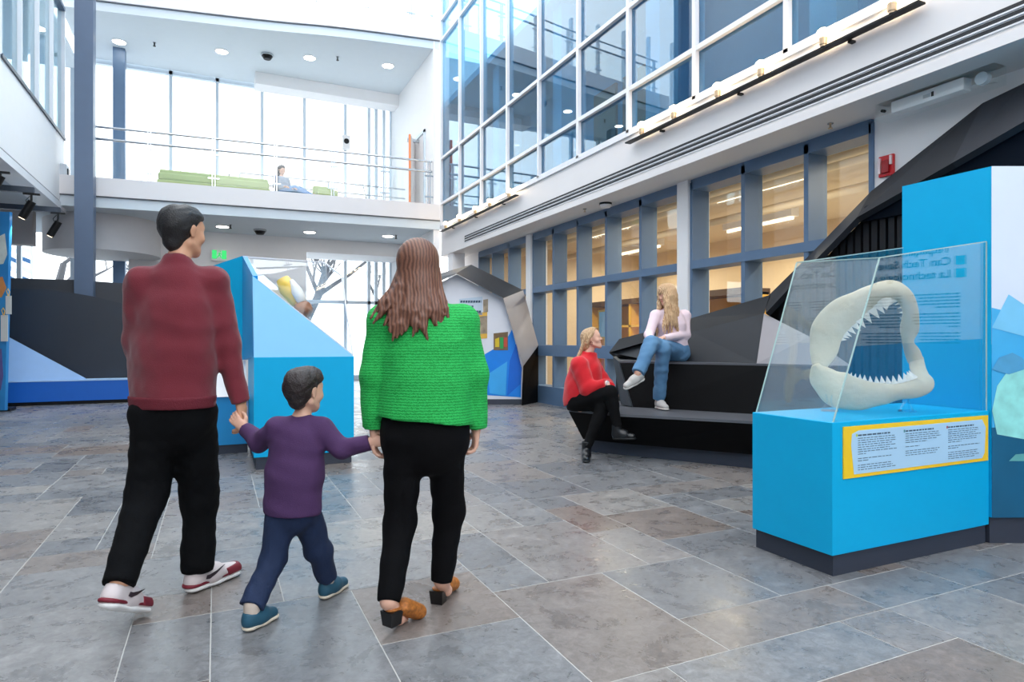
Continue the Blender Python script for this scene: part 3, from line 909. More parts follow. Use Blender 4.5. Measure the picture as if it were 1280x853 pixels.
# sloping black shell with battens
shl = empty('sloping_shell', (5.55, 4, 0), 'large black faceted shell with vertical battens rising behind the glass case', 'exhibit wall')
XO, XI = 5.72, 5.36
outer = [on_x(958, 372, XO), on_x(1013, 318, XO), on_x(1089, 239, XO), on_x(1228, 129, XO), on_x(1280, 104, XO), on_x(1420, 60, XO)]
inner = [on_x(957, 392, XI), on_x(1012, 333, XI), on_x(1071, 272, XI), on_x(1280, 152, XI), on_x(1330, 124, XI), on_x(1500, 40, XI)]
inner[3] = on_x(1190, 204, XI); inner[4] = on_x(1280, 152, XI)
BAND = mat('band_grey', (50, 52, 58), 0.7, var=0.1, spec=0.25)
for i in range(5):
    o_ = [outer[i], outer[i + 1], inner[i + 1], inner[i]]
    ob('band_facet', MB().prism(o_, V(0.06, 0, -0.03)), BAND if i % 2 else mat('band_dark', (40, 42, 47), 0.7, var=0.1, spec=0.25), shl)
ob('recess_panel', MB().prism([V(5.7, 5.2, ZB2), V(5.7, 5.05, 1.6), V(5.7, 4.0, 2.5), V(5.7, 1.9, 3.05), V(5.7, 1.9, 0.2), V(5.7, 3.9, 0.2)], (0.06, 0, 0)), mat('navy_recess', (4, 14, 26), 0.7, spec=0.1), shl)
hd = [on_x(1071, 272, 5.44), on_x(1200, 262, 5.44)]
ob('header', MB().prism([V(5.44, 4.06, 2.33), V(5.44, 4.0, 2.46), V(5.44, 2.3, 3.0), V(5.44, 2.3, 2.33)], (0.05, 0, 0)), mat('navy_header', (5, 14, 26), 0.7, spec=0.1), shl)
def band_z(y):
    for a, b2 in zip(inner[:-1], inner[1:]):
        if b2.y <= y <= a.y:
            return a.z + (b2.z - a.z) * (a.y - y) / (a.y - b2.y)
    return 1.2
BAT = mat('batten_black', (20, 21, 25), 0.5, var=0.12, spec=0.3)
y = 5.0
while y > 2.3:
    zt = min(2.36, band_z(y) + 0.02)
    if zt > 1.05:
        ob('batten', MB().box((5.48, y - 0.028, ZB2 if y > 4.35 else 0.1), (5.53, y + 0.028, zt)), BAT, shl)
    y -= 0.082
bk_ = [V(5.54, p.y, p.z + 0.06) for p in inner[:4]]
ob('batten_backing', MB().prism([V(5.54, bk_[0].y + 0.12, 0.99)] + [V(5.54, bk_[0].y + 0.12, bk_[0].z - 0.05)] + bk_[1:] + [V(5.54, bk_[-1].y, 0.1), V(5.54, 4.3, 0.1), V(5.54, 4.3, 0.99)], (0.04, 0, 0)), BLACKM, shl)

# ------------------------------------------------------------------ blue faceted exhibit in the middle
scu = empty('blue_exhibit', (0.6, 7.1, 0), 'bright blue faceted exhibit stand with sloping pale panel', 'exhibit')
f0, f1 = on_z(317, 587, 0), on_z(444, 580, 0)
y0 = (f0.y + f1.y) / 2
bx0, bx1 = f0.x, f1.x
ob('kick_board', MB().box((bx0 + 0.02, y0 + 0.02, 0), (bx1 - 0.02, y0 + 1.2, 0.12)), NAVYK, scu)
ob('front_box', MB().box((bx0, y0, 0.12), (bx1, y0 + 1.2, 1.065)), CYAN, scu)
tri = [V(bx0, y0 + 0.01, 1.065), V(bx1, y0 + 0.01, 1.065), at(316, 345, 6.25)]
tri[2].x = bx0
ob('sloping_panel', MB().loft([tri, [p + V(0.0, 0.05, 0) for p in tri]]), CYAN2, scu)
k1, k2, k3, k4 = at(240, 341, 7.7), at(303, 320, 7.25), at(303, 450, 7.25), at(240, 452, 7.7)
ob('tall_fin', MB().prism([k1, k2, k3, k4], AWAY * 0.06), CYAN, scu)
k5, k6 = at(316, 345, 6.28), at(316, 447, 6.28)
ob('side_fin', MB().prism([k2, k5, k6, k3], RIGHT * 0.05), mat('mid_blue_panel', (0, 140, 206), 0.4), scu)
lx0 = -0.42
ob('left_box', MB().box((lx0, 7.55, 0.1), (bx0 - 0.01, 8.15, 0.62)), mat('left_blue', (20, 140, 200), 0.4), scu)
ob('left_kick', MB().box((lx0 + 0.02, 7.57, 0), (bx0 - 0.01, 8.15, 0.1)), NAVYK, scu)
ob('white_desk', MB().loft([[(lx0, 7.52, 0.62), (bx0 - 0.02, 7.52, 0.62), (bx0 - 0.02, 7.9, 0.62), (lx0, 7.9, 0.62)], [(lx0, 7.62, 0.72), (bx0 - 0.02, 7.62, 0.72), (bx0 - 0.02, 7.84, 1.0), (lx0, 7.84, 1.0)]]), WHITE, scu)
ac = [at(304, 321, 7.2), at(405, 328, 7.2), at(427, 345, 7.0), at(441, 444, 6.62), at(318, 347, 6.6)]
ob('acrylic_screen', MB().prism(ac, AWAY * 0.012), glass('screen_acrylic', (0.93, 0.95, 0.97), 1.5), scu)
for a, b in zip(ac, ac[1:]):
    ob('screen_edge', MB().bar(a, b, 0.014, 0.014), mat('edge_white', (228, 228, 232), 0.3), scu)
md = empty('buoy_model', tuple(at(368, 447, 6.95)), 'yellow and white cone with brown ball end inside the blue exhibit', 'model')
MY, MW_, MBn = mat('model_yellow', (246, 198, 60), 0.4), mat('model_white', (244, 238, 226), 0.4), mat('model_brown', (158, 98, 58), 0.5, var=0.3, scale=20)
p0, p1 = at(353, 349, 6.95), at(372, 380, 6.95); pc = at(379, 387, 6.9)
ob('cone', MB().tube([p0, p0.lerp(p1, 0.4), p1], [0.07, 0.1, 0.06], 16), MY, md, smooth=True)
q0, q1 = at(364, 350, 6.9), at(378, 378, 6.88)
ob('white_wing', MB().tube([q0, q0.lerp(q1, 0.5), q1], [0.02, 0.06, 0.05], 12), MW_, md, smooth=True)
def uvball(mb, c, r, n=14, m=9, sc=(1, 1, 1)):
    rings = []
    for i in range(1, m):
        th = math.pi * i / m
        rings.append([(c[0] + sc[0] * r * math.sin(th) * math.cos(2 * math.pi * j / n), c[1] + sc[1] * r * math.sin(th) * math.sin(2 * math.pi * j / n), c[2] - sc[2] * r * math.cos(th)) for j in range(n)])
    return mb.loft(rings)
ob('ball', uvball(MB(), pc, 0.1), MBn, md, smooth=True)
pp = on_z(379, 447, 1.066)
ob('support_rod', MB().tube([(pc.x, pc.y, pc.z - 0.08), (pc.x, pc.y, 1.066)], 0.008, 8), STEEL, md)

# ------------------------------------------------------------------ hexagonal portal by the window wall
por = empty('hexagon_portal', (4.9, 11.2, 0), 'dark hexagonal portal framing a white and blue display by the windows', 'exhibit')
TI, TO = 12.1, 12.75
inn = [(478, 505), (476, 458), (500, 375), (570, 342), (629, 373), (654, 458), (652, 506)]
outr = [(462, 502), (460, 432), (486, 360), (589, 331), (654, 363), (673, 432), (673, 503)]
I_ = [at(u, v, TI) for u, v in inn]; O_ = [at(u, v, TO) for u, v in outr]
I_[0].z = I_[-1].z = O_[0].z = O_[-1].z = 0.0
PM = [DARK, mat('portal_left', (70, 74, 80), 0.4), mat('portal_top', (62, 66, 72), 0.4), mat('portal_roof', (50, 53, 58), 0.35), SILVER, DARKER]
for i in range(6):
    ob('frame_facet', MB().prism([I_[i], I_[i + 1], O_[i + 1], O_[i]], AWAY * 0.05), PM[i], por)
bb = [p + AWAY * 0.22 for p in I_]
ob('backboard', MB().prism(bb, AWAY * 0.04), mat('portal_white', (226, 228, 236), 0.5), por)
ob('base_strip', MB().prism([V(bb[0].x, bb[0].y, 0), V(bb[-1].x, bb[-1].y, 0), V(bb[-1].x, bb[-1].y, 0.1), V(bb[0].x, bb[0].y, 0.1)], AWAY * -0.03), NAVYK, por)
TBB = TI + 0.22
def bp(name, pts, m, k=1):
    return ob(name, MB().prism([at(u, v, TBB - 0.004 * k) for u, v in pts], AWAY * 0.003), m, por)
bp('blue_facet', [(606, 443), (618, 436), (629, 432), (640, 412), (652, 460), (651, 497), (606, 494)], mat('portal_blue', (10, 132, 232), 0.4, var=0.1), 1)
bp('light_facet', [(610, 468), (634, 452), (632, 495), (612, 492)], mat('portal_blue_light', (60, 170, 240), 0.4, var=0.08), 2)
bp('deep_facet', [(634, 495), (651, 480), (652, 462), (645, 430), (637, 452)], mat('portal_blue_deep', (4, 104, 212), 0.4, var=0.08), 2)
bp('text_sheet', [(574, 374), (603, 371), (603, 394), (574, 395)], mat('sheet_blue', (196, 212, 228), 0.5), 2)
ptx = MB()
for r, (c0, c1) in enumerate(((0.05, 0.95), (0.3, 0.62), (0.4, 0.95))):
    vv = 376 + r * 6.3
    x = c0
    while x < c1:
        a, b2 = 574 + x * 29, 574 + min(c1, x + 0.09) * 29
        ptx.poly([at(a, vv, TBB - 0.012), at(b2, vv - 0.3, TBB - 0.012), at(b2, vv + 2.4, TBB - 0.012), at(a, vv + 2.7, TBB - 0.012)])
        x += 0.11
ob('sheet_print', ptx, INK, por, kind='stuff', fix=False)
bp('magenta_rule', [(588, 394.5), (596, 394.3), (596, 396), (588, 396.2)], mat('magenta', (190, 30, 100), 0.5), 3)
PHO = mat('photo_dark', (30, 30, 36), 0.4, rgb2=(210, 190, 160), scale=9)
bp('yellow_card', [(596, 391), (609, 390), (609, 423), (598, 424)], YEL, 2)
bp('photo', [(597, 396), (609, 395), (609, 417), (597, 418)], PHO, 3)
bp('photo', [(604, 375), (610, 374), (610, 390), (604, 391)], PHO, 3)
bp('photo_colour', [(617, 417), (635, 415), (635, 438), (617, 438)], mat('photo_brown', (120, 96, 66), 0.4, var=0.5, scale=14), 2)
bp('photo_detail', [(619, 424), (624, 422), (624, 434), (619, 434)], mat('pic_yellow', (220, 190, 40), 0.4), 3)
bp('photo_detail', [(625, 422), (629, 422), (629, 436), (625, 436)], mat('pic_green', (40, 160, 80), 0.4), 3)
bp('photo_detail', [(630, 422), (634, 422), (634, 434), (630, 434)], mat('pic_red', (200, 80, 60), 0.4), 3)

# ------------------------------------------------------------------ left side exhibits
PYd = 15.1
part = empty('dark_partition', (-2.6, 15.2, 0), 'low dark curved partition wall behind the blue platform', 'partition')
top = [(-12, 361), (55, 362), (95, 367), (118, 371), (150, 379), (230, 398)]
tp_ = [on_y(u, v, PYd) for u, v in top]
mb = MB()
for a, b in zip(tp_[:-1], tp_[1:]):
    mb.loft([[V(a.x, PYd, 0), V(b.x, PYd, 0), b, a], [V(a.x, PYd + 0.3, 0), V(b.x, PYd + 0.3, 0), b + V(0, 0.3, 0), a + V(0, 0.3, 0)]])
ob('front_wall', mb, mat('charcoal_panel', (42, 48, 58), 0.35, var=0.15, scale=1.5), part)
tb2 = [on_y(u, v, PYd + 0.8) for u, v in ((-20, 347), (95, 350), (150, 354), (230, 358))]
mb = MB()
for a, b in zip(tb2[:-1], tb2[1:]):
    mb.loft([[V(a.x, PYd + 0.8, 0), V(b.x, PYd + 0.8, 0), b, a], [V(a.x, PYd + 0.9, 0), V(b.x, PYd + 0.9, 0), b + V(0, 0.1, 0), a + V(0, 0.1, 0)]])
ob('rear_wall', mb, mat('charcoal_rear', (56, 58, 64), 0.5), part)
plat = empty('blue_platform', (-2.6, 14.9, 0), 'long royal blue platform with pale sloping top before the dark partition', 'platform')
q0, q1 = on_y(-14, 480, 14.7), on_y(225, 480, 14.7)
ob('front', MB().box((q0.x, 14.7, 0.07), (q1.x, PYd - 0.02, 0.45)), mat('royal_blue', (18, 96, 190), 0.4, var=0.05), plat)
ob('top', MB().box((q0.x, 14.69, 0.45), (q1.x, PYd - 0.02, 0.475)), mat('platform_top', (170, 204, 240), 0.5), plat)
ob('kick_board', MB().box((q0.x, 14.75, 0), (q1.x - 0.02, PYd - 0.02, 0.07)), BLACKM, plat)
s0 = on_y(-14, 408, PYd - 0.01); s1 = on_y(113, 471, 14.95)
ob('slope', MB().loft([[V(s0.x, 14.72, 0.476), V(s1.x, 14.72, 0.476), V(s0.x, PYd - 0.025, 0.476)], [V(s0.x, PYd - 0.04, s0.z), V(s1.x - 0.02, 14.74, 0.48), V(s0.x, PYd - 0.025, s0.z)]]), mat('pale_slope', (150, 186, 230), 0.5), plat)
# tall blue graphic panel at the edge with hanging tags
tpn = empty('graphic_panel', tuple(at(-30, 517, 10.8)), 'tall blue graphic panel with hanging paper tags', 'exhibit panel')
G = [at(-70, 520, 10.8), at(6, 517, 10.8), at(12, 265, 10.8), at(-70, 262, 10.8)]
G[0].z = G[1].z = 0.05
ob('board', MB().prism(G, AWAY * 0.06), mat('graphic_blue', (16, 104, 178), 0.4, var=0.3, scale=2.5, rgb2=(60, 160, 220)), tpn)
ob('foot', MB().box((G[0].x, G[0].y - 0.1, 0), (G[1].x, G[0].y + 0.25, 0.05)), BLACKM, tpn)
def gp(name, pts, m, k=1):
    return ob(name, MB().prism([at(u, v, 10.8 - 0.003 * k) for u, v in pts], AWAY * 0.002), m, tpn)
gp('print_shape', [(-10, 300), (6, 292), (9, 318), (4, 330), (-10, 332)], mat('print_cream', (214, 220, 214), 0.5, var=0.3, scale=10))
gp('print_shape', [(-10, 350), (3, 346), (8, 360), (2, 372), (-10, 372)], mat('print_orange', (214, 140, 80), 0.5, var=0.4, scale=12))
gp('print_shape', [(-10, 440), (2, 436), (4, 470), (1, 488), (-10, 488)], mat('print_purple', (96, 90, 150), 0.5, var=0.4, scale=12))
TAGM = mat('tag_paper', (214, 216, 214), 0.6)
for (u0, v0, u1, v1) in ((7, 370, 14, 393), (1, 394, 9.5, 427)):
    g = ob('tag', MB().prism([at(u0, v0, 10.76), at(u1, v0, 10.76), at(u1, v1, 10.76), at(u0, v1, 10.76)], AWAY * 0.01), TAGM, tpn)
    ob('string', MB().tube([at(u0 + 3, v0, 10.75), at(u0 + 1, v0 - 6, 10.75), at(u0 + 3, v0 - 9, 10.75), at(u0 + 5, v0 - 5, 10.75), at(u0 + 4, v0, 10.75)], 0.006, 6), mat('string_yellow', (236, 190, 60), 0.6), g)
# ceiling tracks and spotlights
TRK = mat('track_grey', (58, 66, 78), 0.5)
for i, (yy, xe) in enumerate(((11.9, -3.06), (13.45, -2.84), (15.25, -2.8))):
    tr = empty('light_track', (-5, yy, 3.85), ('grey ceiling track carrying the spotlight cut by the picture edge', 'grey ceiling track carrying the lit spotlight', 'dark ceiling track carrying the spotlight nearest the steel column')[i], 'light track')
    ob('channel', MB().box((-7.8, yy - 0.04, 3.76), (xe, yy + 0.04, 3.86)), TRK, tr)
    ob('hanger', MB().box((-4.02, yy - 0.015, 3.86), (-3.98, yy + 0.015, 4.05)), TRK, tr)
    ob('hanger', MB().box((-6.52, yy - 0.015, 3.86), (-6.48, yy + 0.015, 4.05)), TRK, tr)
def spot(u, v, yy, label, lit):
    c = on_y(u, v, yy)
    z1 = 3.76
    s = empty('spotlight', (c.x, c.y, c.z), label, 'spotlight', 'black track spotlights')
    d = (RIGHT * 0.42 + UP * 0.8 + AWAY * 0.1).normalized()
    top = V(c.x + 0.06, yy, z1)
    ob('adapter', MB().box((top.x - 0.12, yy - 0.025, z1 - 0.03), (top.x + 0.12, yy + 0.025, z1)), BLACKM, s)
    ob('yoke', MB().tube([top - UP * 0.03, top - UP * 0.12, c + d * 0.06], 0.018, 8), BLACKM, s)
    ob('barrel', MB().tube([c - d * 0.17, c - d * 0.16, c + d * 0.04, c + d * 0.16], [0.05, 0.065, 0.065, 0.06], 18), BLACKM, s)
    ob('lens', MB().tube([c - d * 0.176, c - d * 0.168], 0.045, 16), mat('spot_lens', (255, 226, 180), 0.3, emit=2.0), s)
    ob('cable', MB().tube([top - UP * 0.05 - RIGHT * 0.03, top - UP * 0.12 - RIGHT * 0.1, top - UP * 0.2 - RIGHT * 0.06, c + d * 0.1], 0.006, 6), BLACKM, s)
    l = lamp('spot_glow', 'SPOT', c - d * 0.2, 30, (1, 0.85, 0.65), s, 0.05)
    l.data.spot_size = math.radians(40)
    l.rotation_euler = (-d).to_track_quat('-Z', 'Y').to_euler()
spot(34, 262, 13.45, 'black cylindrical spotlight on the track above the blue platform', True)
spot(68, 286, 15.25, 'black cylindrical spotlight on the track nearest the steel column', False)
spot(-6, 231, 11.9, 'black cylindrical spotlight above the tall graphic panel', False)

# ------------------------------------------------------------------ balcony railing, furniture, fittings
def front_pt(fr, u, inset):
    r = ray(u, 300)
    for a, b in zip(fr[:-1], fr[1:]):
        d = b - a
        den = r.x * d.y - r.y * d.x
        if abs(den) < 1e-9: continue
        s = (r.x * (0 - a.y) - r.y * (0 - a.x)) / den
        if -1e-6 <= s <= 1.000001:
            p = a + d * s
            return V(p.x, p.y + inset, 0)
    return V(fr[0].x, fr[0].y + inset, 0)
def railing(fr, z0, us, label):
    R_ = empty('glass_railing', (1, YB, z0), label, 'railing')
    line = [V(p.x, p.y + 0.14, 0) for p in fr if p.x > -2.8]
    line[-1].x = 5.08
    for nm, z, r in (('top_rail', 1.12, 0.026), ('hand_rail', 0.86, 0.03)):
        ob(nm, MB().tube([V(p.x, p.y, z0 + z) for p in line], r, 10), STEEL, R_, smooth=True)
    pts = [front_pt(fr, u, 0.14) for u in us]
    for p in pts:
        po = ob('post', MB().box((p.x - 0.04, p.y - 0.03, z0), (p.x - 0.015, p.y + 0.03, z0 + 1.12)).box((p.x + 0.015, p.y - 0.03, z0), (p.x + 0.04, p.y + 0.03, z0 + 1.12)), STEEL, R_)
        for zz in (0.18, 0.72):
            ob('clamp', MB().box((p.x - 0.12, p.y - 0.045, z0 + zz), (p.x + 0.12, p.y - 0.02, z0 + zz + 0.035)), STEEL, po)
    for a, b in zip(pts[:-1], pts[1:]):
        d = (b - a).normalized()
        ob('pane', MB().prism([a + d * 0.06 + UP * (z0 + 0.06), b - d * 0.06 + UP * (z0 + 0.06), b - d * 0.06 + UP * (z0 + 0.82), a + d * 0.06 + UP * (z0 + 0.82)], (0, 0.01, 0)), GLASS, R_)
railing(lowf, 4.74, [106, 186, 267, 345, 417, 482, 538], 'glass and steel railing along the lower balcony')
railing(uppf, 9.44, [112, 190, 262, 330, 398, 460, 515, 545], 'glass and steel railing along the upper balcony')
ir = empty('stair_railing', (2.5, 18.6, 4.7), 'thin steel stair railing on the balcony behind the glass railing', 'railing')
x0_, x1_ = on_y(300, 215, 18.6).x, on_y(510, 235, 18.6).x
for z in (5.72, 5.45):
    ob('rail', MB().tube([(x0_, 18.6, z), (x1_, 18.6, z)], 0.022, 8), STEEL, ir)
for k in range(5):
    x = x0_ + (x1_ - x0_) * k / 4
    ob('post', MB().tube([(x, 18.6, 4.74), (x, 18.6, 5.72)], 0.02, 8), STEEL, ir)
GRN = mat('sofa_green', (166, 178, 120), 0.8, var=0.08)
def sofa(u0, u1, yy, label, m):
    a, b = on_y(u0, 230, yy).x, on_y(u1, 230, yy).x
    s = empty('lounge_sofa', ((a + b) / 2, yy, 4.74), label, 'sofa')
    ob('base', MB().box((a, yy, 4.74), (b, yy + 0.75, 4.95)), m, s, bevel=0.02)
    ob('cushion', MB().box((a + 0.02, yy + 0.02, 4.95), (b - 0.02, yy + 0.7, 5.12)), m, s, bevel=0.04)
    ob('backrest', MB().box((a, yy + 0.7, 4.95), (b, yy + 0.9, 5.35)), m, s, bevel=0.04)
sofa(196, 338, 16.75, 'long olive green sofa behind the railing, beside the seated visitor', GRN)
sofa(396, 424, 16.9, 'short olive green seat on the balcony right of the seated visitor', GRN)
bt = empty('coffee_table', (2.0, 18.1, 4.74), 'low dark coffee table on the balcony beside the seated visitor', 'table')
ta, tb_ = on_y(366, 235, 17.9).x, on_y(384, 235, 17.9).x
ob('top', MB().box((ta, 17.9, 4.98), (tb_, 18.3, 5.02)), mat('table_dark', (90, 66, 52), 0.5), bt)
for xx in (ta + 0.05, tb_ - 0.05):
    for yy in (17.95, 18.25):
        ob('leg', MB().box((xx - 0.02, yy - 0.02, 4.74), (xx + 0.02, yy + 0.02, 4.98)), BLACKM, bt)
cp = V((ta + tb_) / 2 + 0.05, 18.0, 5.02)
ob('paper_cup', MB().cyl(cp, 0.035, 5.02, 5.13, 14, 0, 0.045), mat('cup_orange', (230, 140, 60), 0.6), None, 'orange and white paper cup on the balcony coffee table', 'cup')
dz0 = 4.74
dr1 = struct('door_1', MB().bar(V(5.08, 17.55, 5.75), V(4.72, 16.75, 5.75), 0.05, 2.05), WHITE)
struct('orange_edge', MB().bar(V(4.735, 16.78, 5.75), V(4.715, 16.735, 5.75), 0.055, 2.05), ORG_, dr1)
struct('door_closer', MB().box((4.75, 17.1, 6.7), (5.09, 17.2, 6.78)), STEEL, dr1)
struct('door_frame', MB().box((5.06, 16.55, 4.74), (5.1, 16.63, 6.9)).box((5.06, 17.55, 4.74), (5.1, 17.63, 6.9)).box((5.06, 16.55, 6.83), (5.1, 17.63, 6.9)), PALEF, dr1)

# downlights, sprinklers and camera domes in the two ceilings
DL = mat('downlight_lens', (255, 250, 240), 0.4, emit=5)
def downlight(u, v, z, where):
    p = on_z(u, v, z)
    d = empty('downlight', (p.x, p.y, z), 'round recessed downlight in the ceiling under the %s balcony' % where, 'downlight', 'downlights under the %s balcony' % where)
    ob('rim', MB().cyl(p, 0.17, z - 0.015, z, 28), WHITE, d)
    ob('lens', MB().cyl(p, 0.14, z - 0.02, z - 0.012, 28), DL, d)
for u, v in ((149, 52), (277, 64), (387, 72), (485, 82)):
    downlight(u, v, 8.78, 'upper')
for u, v in ((278, 283), (387, 290), (485, 295)):
    downlight(u, v, 4.1, 'lower')
for (u, v, z, lab) in ((193, 53, 8.78, 'black sprinkler head in the ceiling under the upper balcony'), (422, 71, 8.78, 'black sprinkler head in the ceiling under the upper balcony'), (288, 281, 4.1, 'black sprinkler head beside a downlight under the lower balcony'), (495, 294, 4.1, 'black sprinkler head beside a downlight under the lower balcony')):
    p = on_z(u, v, z)
    s = empty('sprinkler', (p.x, p.y, z), lab, 'sprinkler', 'sprinklers under the %s balcony' % ('upper' if z > 6 else 'lower'))
    ob('escutcheon', MB().cyl(p, 0.04, z - 0.01, z, 12), STEEL, s)
    ob('head', MB().cyl(p, 0.018, z - 0.09, z - 0.01, 8).cyl(p, 0.035, z - 0.1, z - 0.09, 10), BLACKM, s)
for (u, v, z, lab) in ((334, 68, 8.78, 'black dome speaker in the ceiling under the upper balcony'), (325, 287, 4.1, 'black dome camera in the ceiling under the lower balcony')):
    p = on_z(u, v, z)
    s = empty('ceiling_dome', (p.x, p.y, z), lab, 'ceiling dome')
    ob('collar', MB().cyl(p, 0.16, z - 0.05, z, 24), STEEL, s)
    ob('dome', MB().cyl(p, 0.09, z - 0.13, z - 0.05, 20, 0, 0.14), BLACKM, s)
ex = empty('exit_sign', (0, 18.68, 3.0), 'green and white exit sign on the white rear wall', 'sign')
e0, e1 = on_y(264, 326, 18.66), on_y(284, 313, 18.66)
ob('housing', MB().box((e0.x, 18.6, e0.z), (e1.x, 18.7, e1.z)), WHITE, ex)
GREEN = mat('exit_green', (30, 160, 80), 0.4, emit=0.5)
w_ = (e1.x - e0.x)
ob('green_field', MB().box((e0.x + 0.02, 18.594, e0.z + 0.05), (e0.x + w_ * 0.34, 18.6, e1.z - 0.02)), GREEN, ex)
ob('green_field', MB().box((e0.x + w_ * 0.66, 18.594, e0.z + 0.05), (e1.x - 0.02, 18.6, e1.z - 0.02)), GREEN, ex)
mx_, mz_ = e0.x + w_ * 0.5, (e0.z + e1.z) / 2 + 0.02
ob('running_figure', MB().tube([(mx_ - 0.05, 18.592, mz_ - 0.09), (mx_, 18.592, mz_ - 0.01), (mx_ + 0.02, 18.592, mz_ + 0.05)], 0.012, 6).tube([(mx_ + 0.05, 18.592, mz_ - 0.09), (mx_ + 0.02, 18.592, mz_ - 0.03), (mx_, 18.592, mz_ - 0.01)], 0.012, 6).tube([(mx_ - 0.04, 18.592, mz_ + 0.02), (mx_ + 0.02, 18.592, mz_ + 0.03), (mx_ + 0.05, 18.592, mz_)], 0.009, 6).tube([(mx_ + 0.028, 18.592, mz_ + 0.075), (mx_ + 0.03, 18.592, mz_ + 0.09)], 0.016, 8), GREEN, ex)
jb = empty('junction_box', tuple(at(92, 240, 14.6)), 'small grey junction box at the end of the left parapet', 'box')
jp_ = V(XL + 0.02, 16.6, 4.6)
ob('body', MB().box((XL, 16.3, 4.55), (XL + 0.12, 16.62, 4.98)), mat('jb_grey', (200, 206, 212), 0.5), jb)
ob('socket', MB().box((XL + 0.12, 16.36, 4.6), (XL + 0.14, 16.5, 4.9)), BLACKM, jb)
wc = V(3.66, 20.2, 7.35)
wcam = empty('window_camera', tuple(wc), 'small white camera fixed to a mullion of the upper window', 'camera')
ob('case', MB().box((wc.x - 0.12, 20.1, 7.15), (wc.x + 0.12, 20.24, 7.6)), WHITE, wcam, bevel=0.02)
ob('lens', MB().tube([(wc.x, 20.08, 7.4), (wc.x, 20.1, 7.4)], 0.08, 14), BLACKM, wcam)

# ------------------------------------------------------------------ outside: bare trees, louvre screens
BARK = mat('pale_bark', (84, 84, 88), 0.9, var=0.2, scale=12)
def tree(x, y, h, seed, label):
    rg = random.Random(seed)
    tk = MB(); br = MB()
    def grow(mb, p, d, ln, r, lev):
        pts = [p]; rad = [r]
        n = 4
        for i in range(n):
            d = (d + V(rg.uniform(-.22, .22), rg.uniform(-.22, .22), rg.uniform(-.06, .2))).normalized()
            p = p + d * ln / n
            pts.append(p); rad.append(r * (1 - 0.55 * (i + 1) / n))
        mb.tube(pts, rad, 7 if lev == 0 else (5 if lev < 3 else 4))
        if lev < 4:
            for k in range(rg.choice((3, 3, 4)) if lev < 3 else 3):
                i = rg.randint(2 if lev == 0 else 1, n)
                sd = V(rg.uniform(-1, 1), rg.uniform(-1, 1), rg.uniform(0.0, 0.7)).normalized()
                grow(br, pts[i], (d * 0.55 + sd * 0.9).normalized(), ln * rg.uniform(0.5, 0.72), rad[i] * 0.68, lev + 1)
    grow(tk, V(x, y, -0.1), V(0, 0, 1), h * 0.42, h * 0.024, 0)
    t = ob('bare_tree', tk, BARK, None, label, 'tree', 'bare trees outside the rear windows', fix=False)
    ob('branches', br, BARK, t, fix=False)
for i, (x, y, h) in enumerate(((-1.6, 27, 11), (1.2, 25.5, 9.5), (3.0, 31, 12), (6.6, 25, 9), (-6.4, 31, 11), (-8.6, 24.5, 9), (0.2, 33, 13))):
    tree(x, y, h, 20 + i, 'leafless winter tree outside the rear windows')
LW, LBl = mat('louvre_white', (232, 236, 240), 0.5), mat('louvre_blue', (60, 110, 160), 0.5)
for i, (u0, u1) in enumerate(((9, 20), (24, 38))):
    a, b = on_y(u0, 330, 24).x, on_y(u1, 330, 24).x
    lo = empty('louvre_screen', ((a + b) / 2, 24, 0), 'white louvre screen with blue slats outside, %s' % ('partly behind the graphic panel' if i == 0 else 'next to a tree trunk'), 'screen')
    ob('frame', MB().box((a - 0.06, 24, -0.06), (a, 24.1, 4.2)).box((b, 24, -0.06), (b + 0.06, 24.1, 4.2)), LW, lo)
    for k in range(13):
        z = 0.3 + k * 0.3
        ob('slat', MB().prism([(a, 24.0, z + 0.1), (b, 24.0, z - 0.02), (b, 24.0, z + 0.12), (a, 24.0, z + 0.24)], (0, 0.06, 0)), LBl if k % 2 else LW, lo)

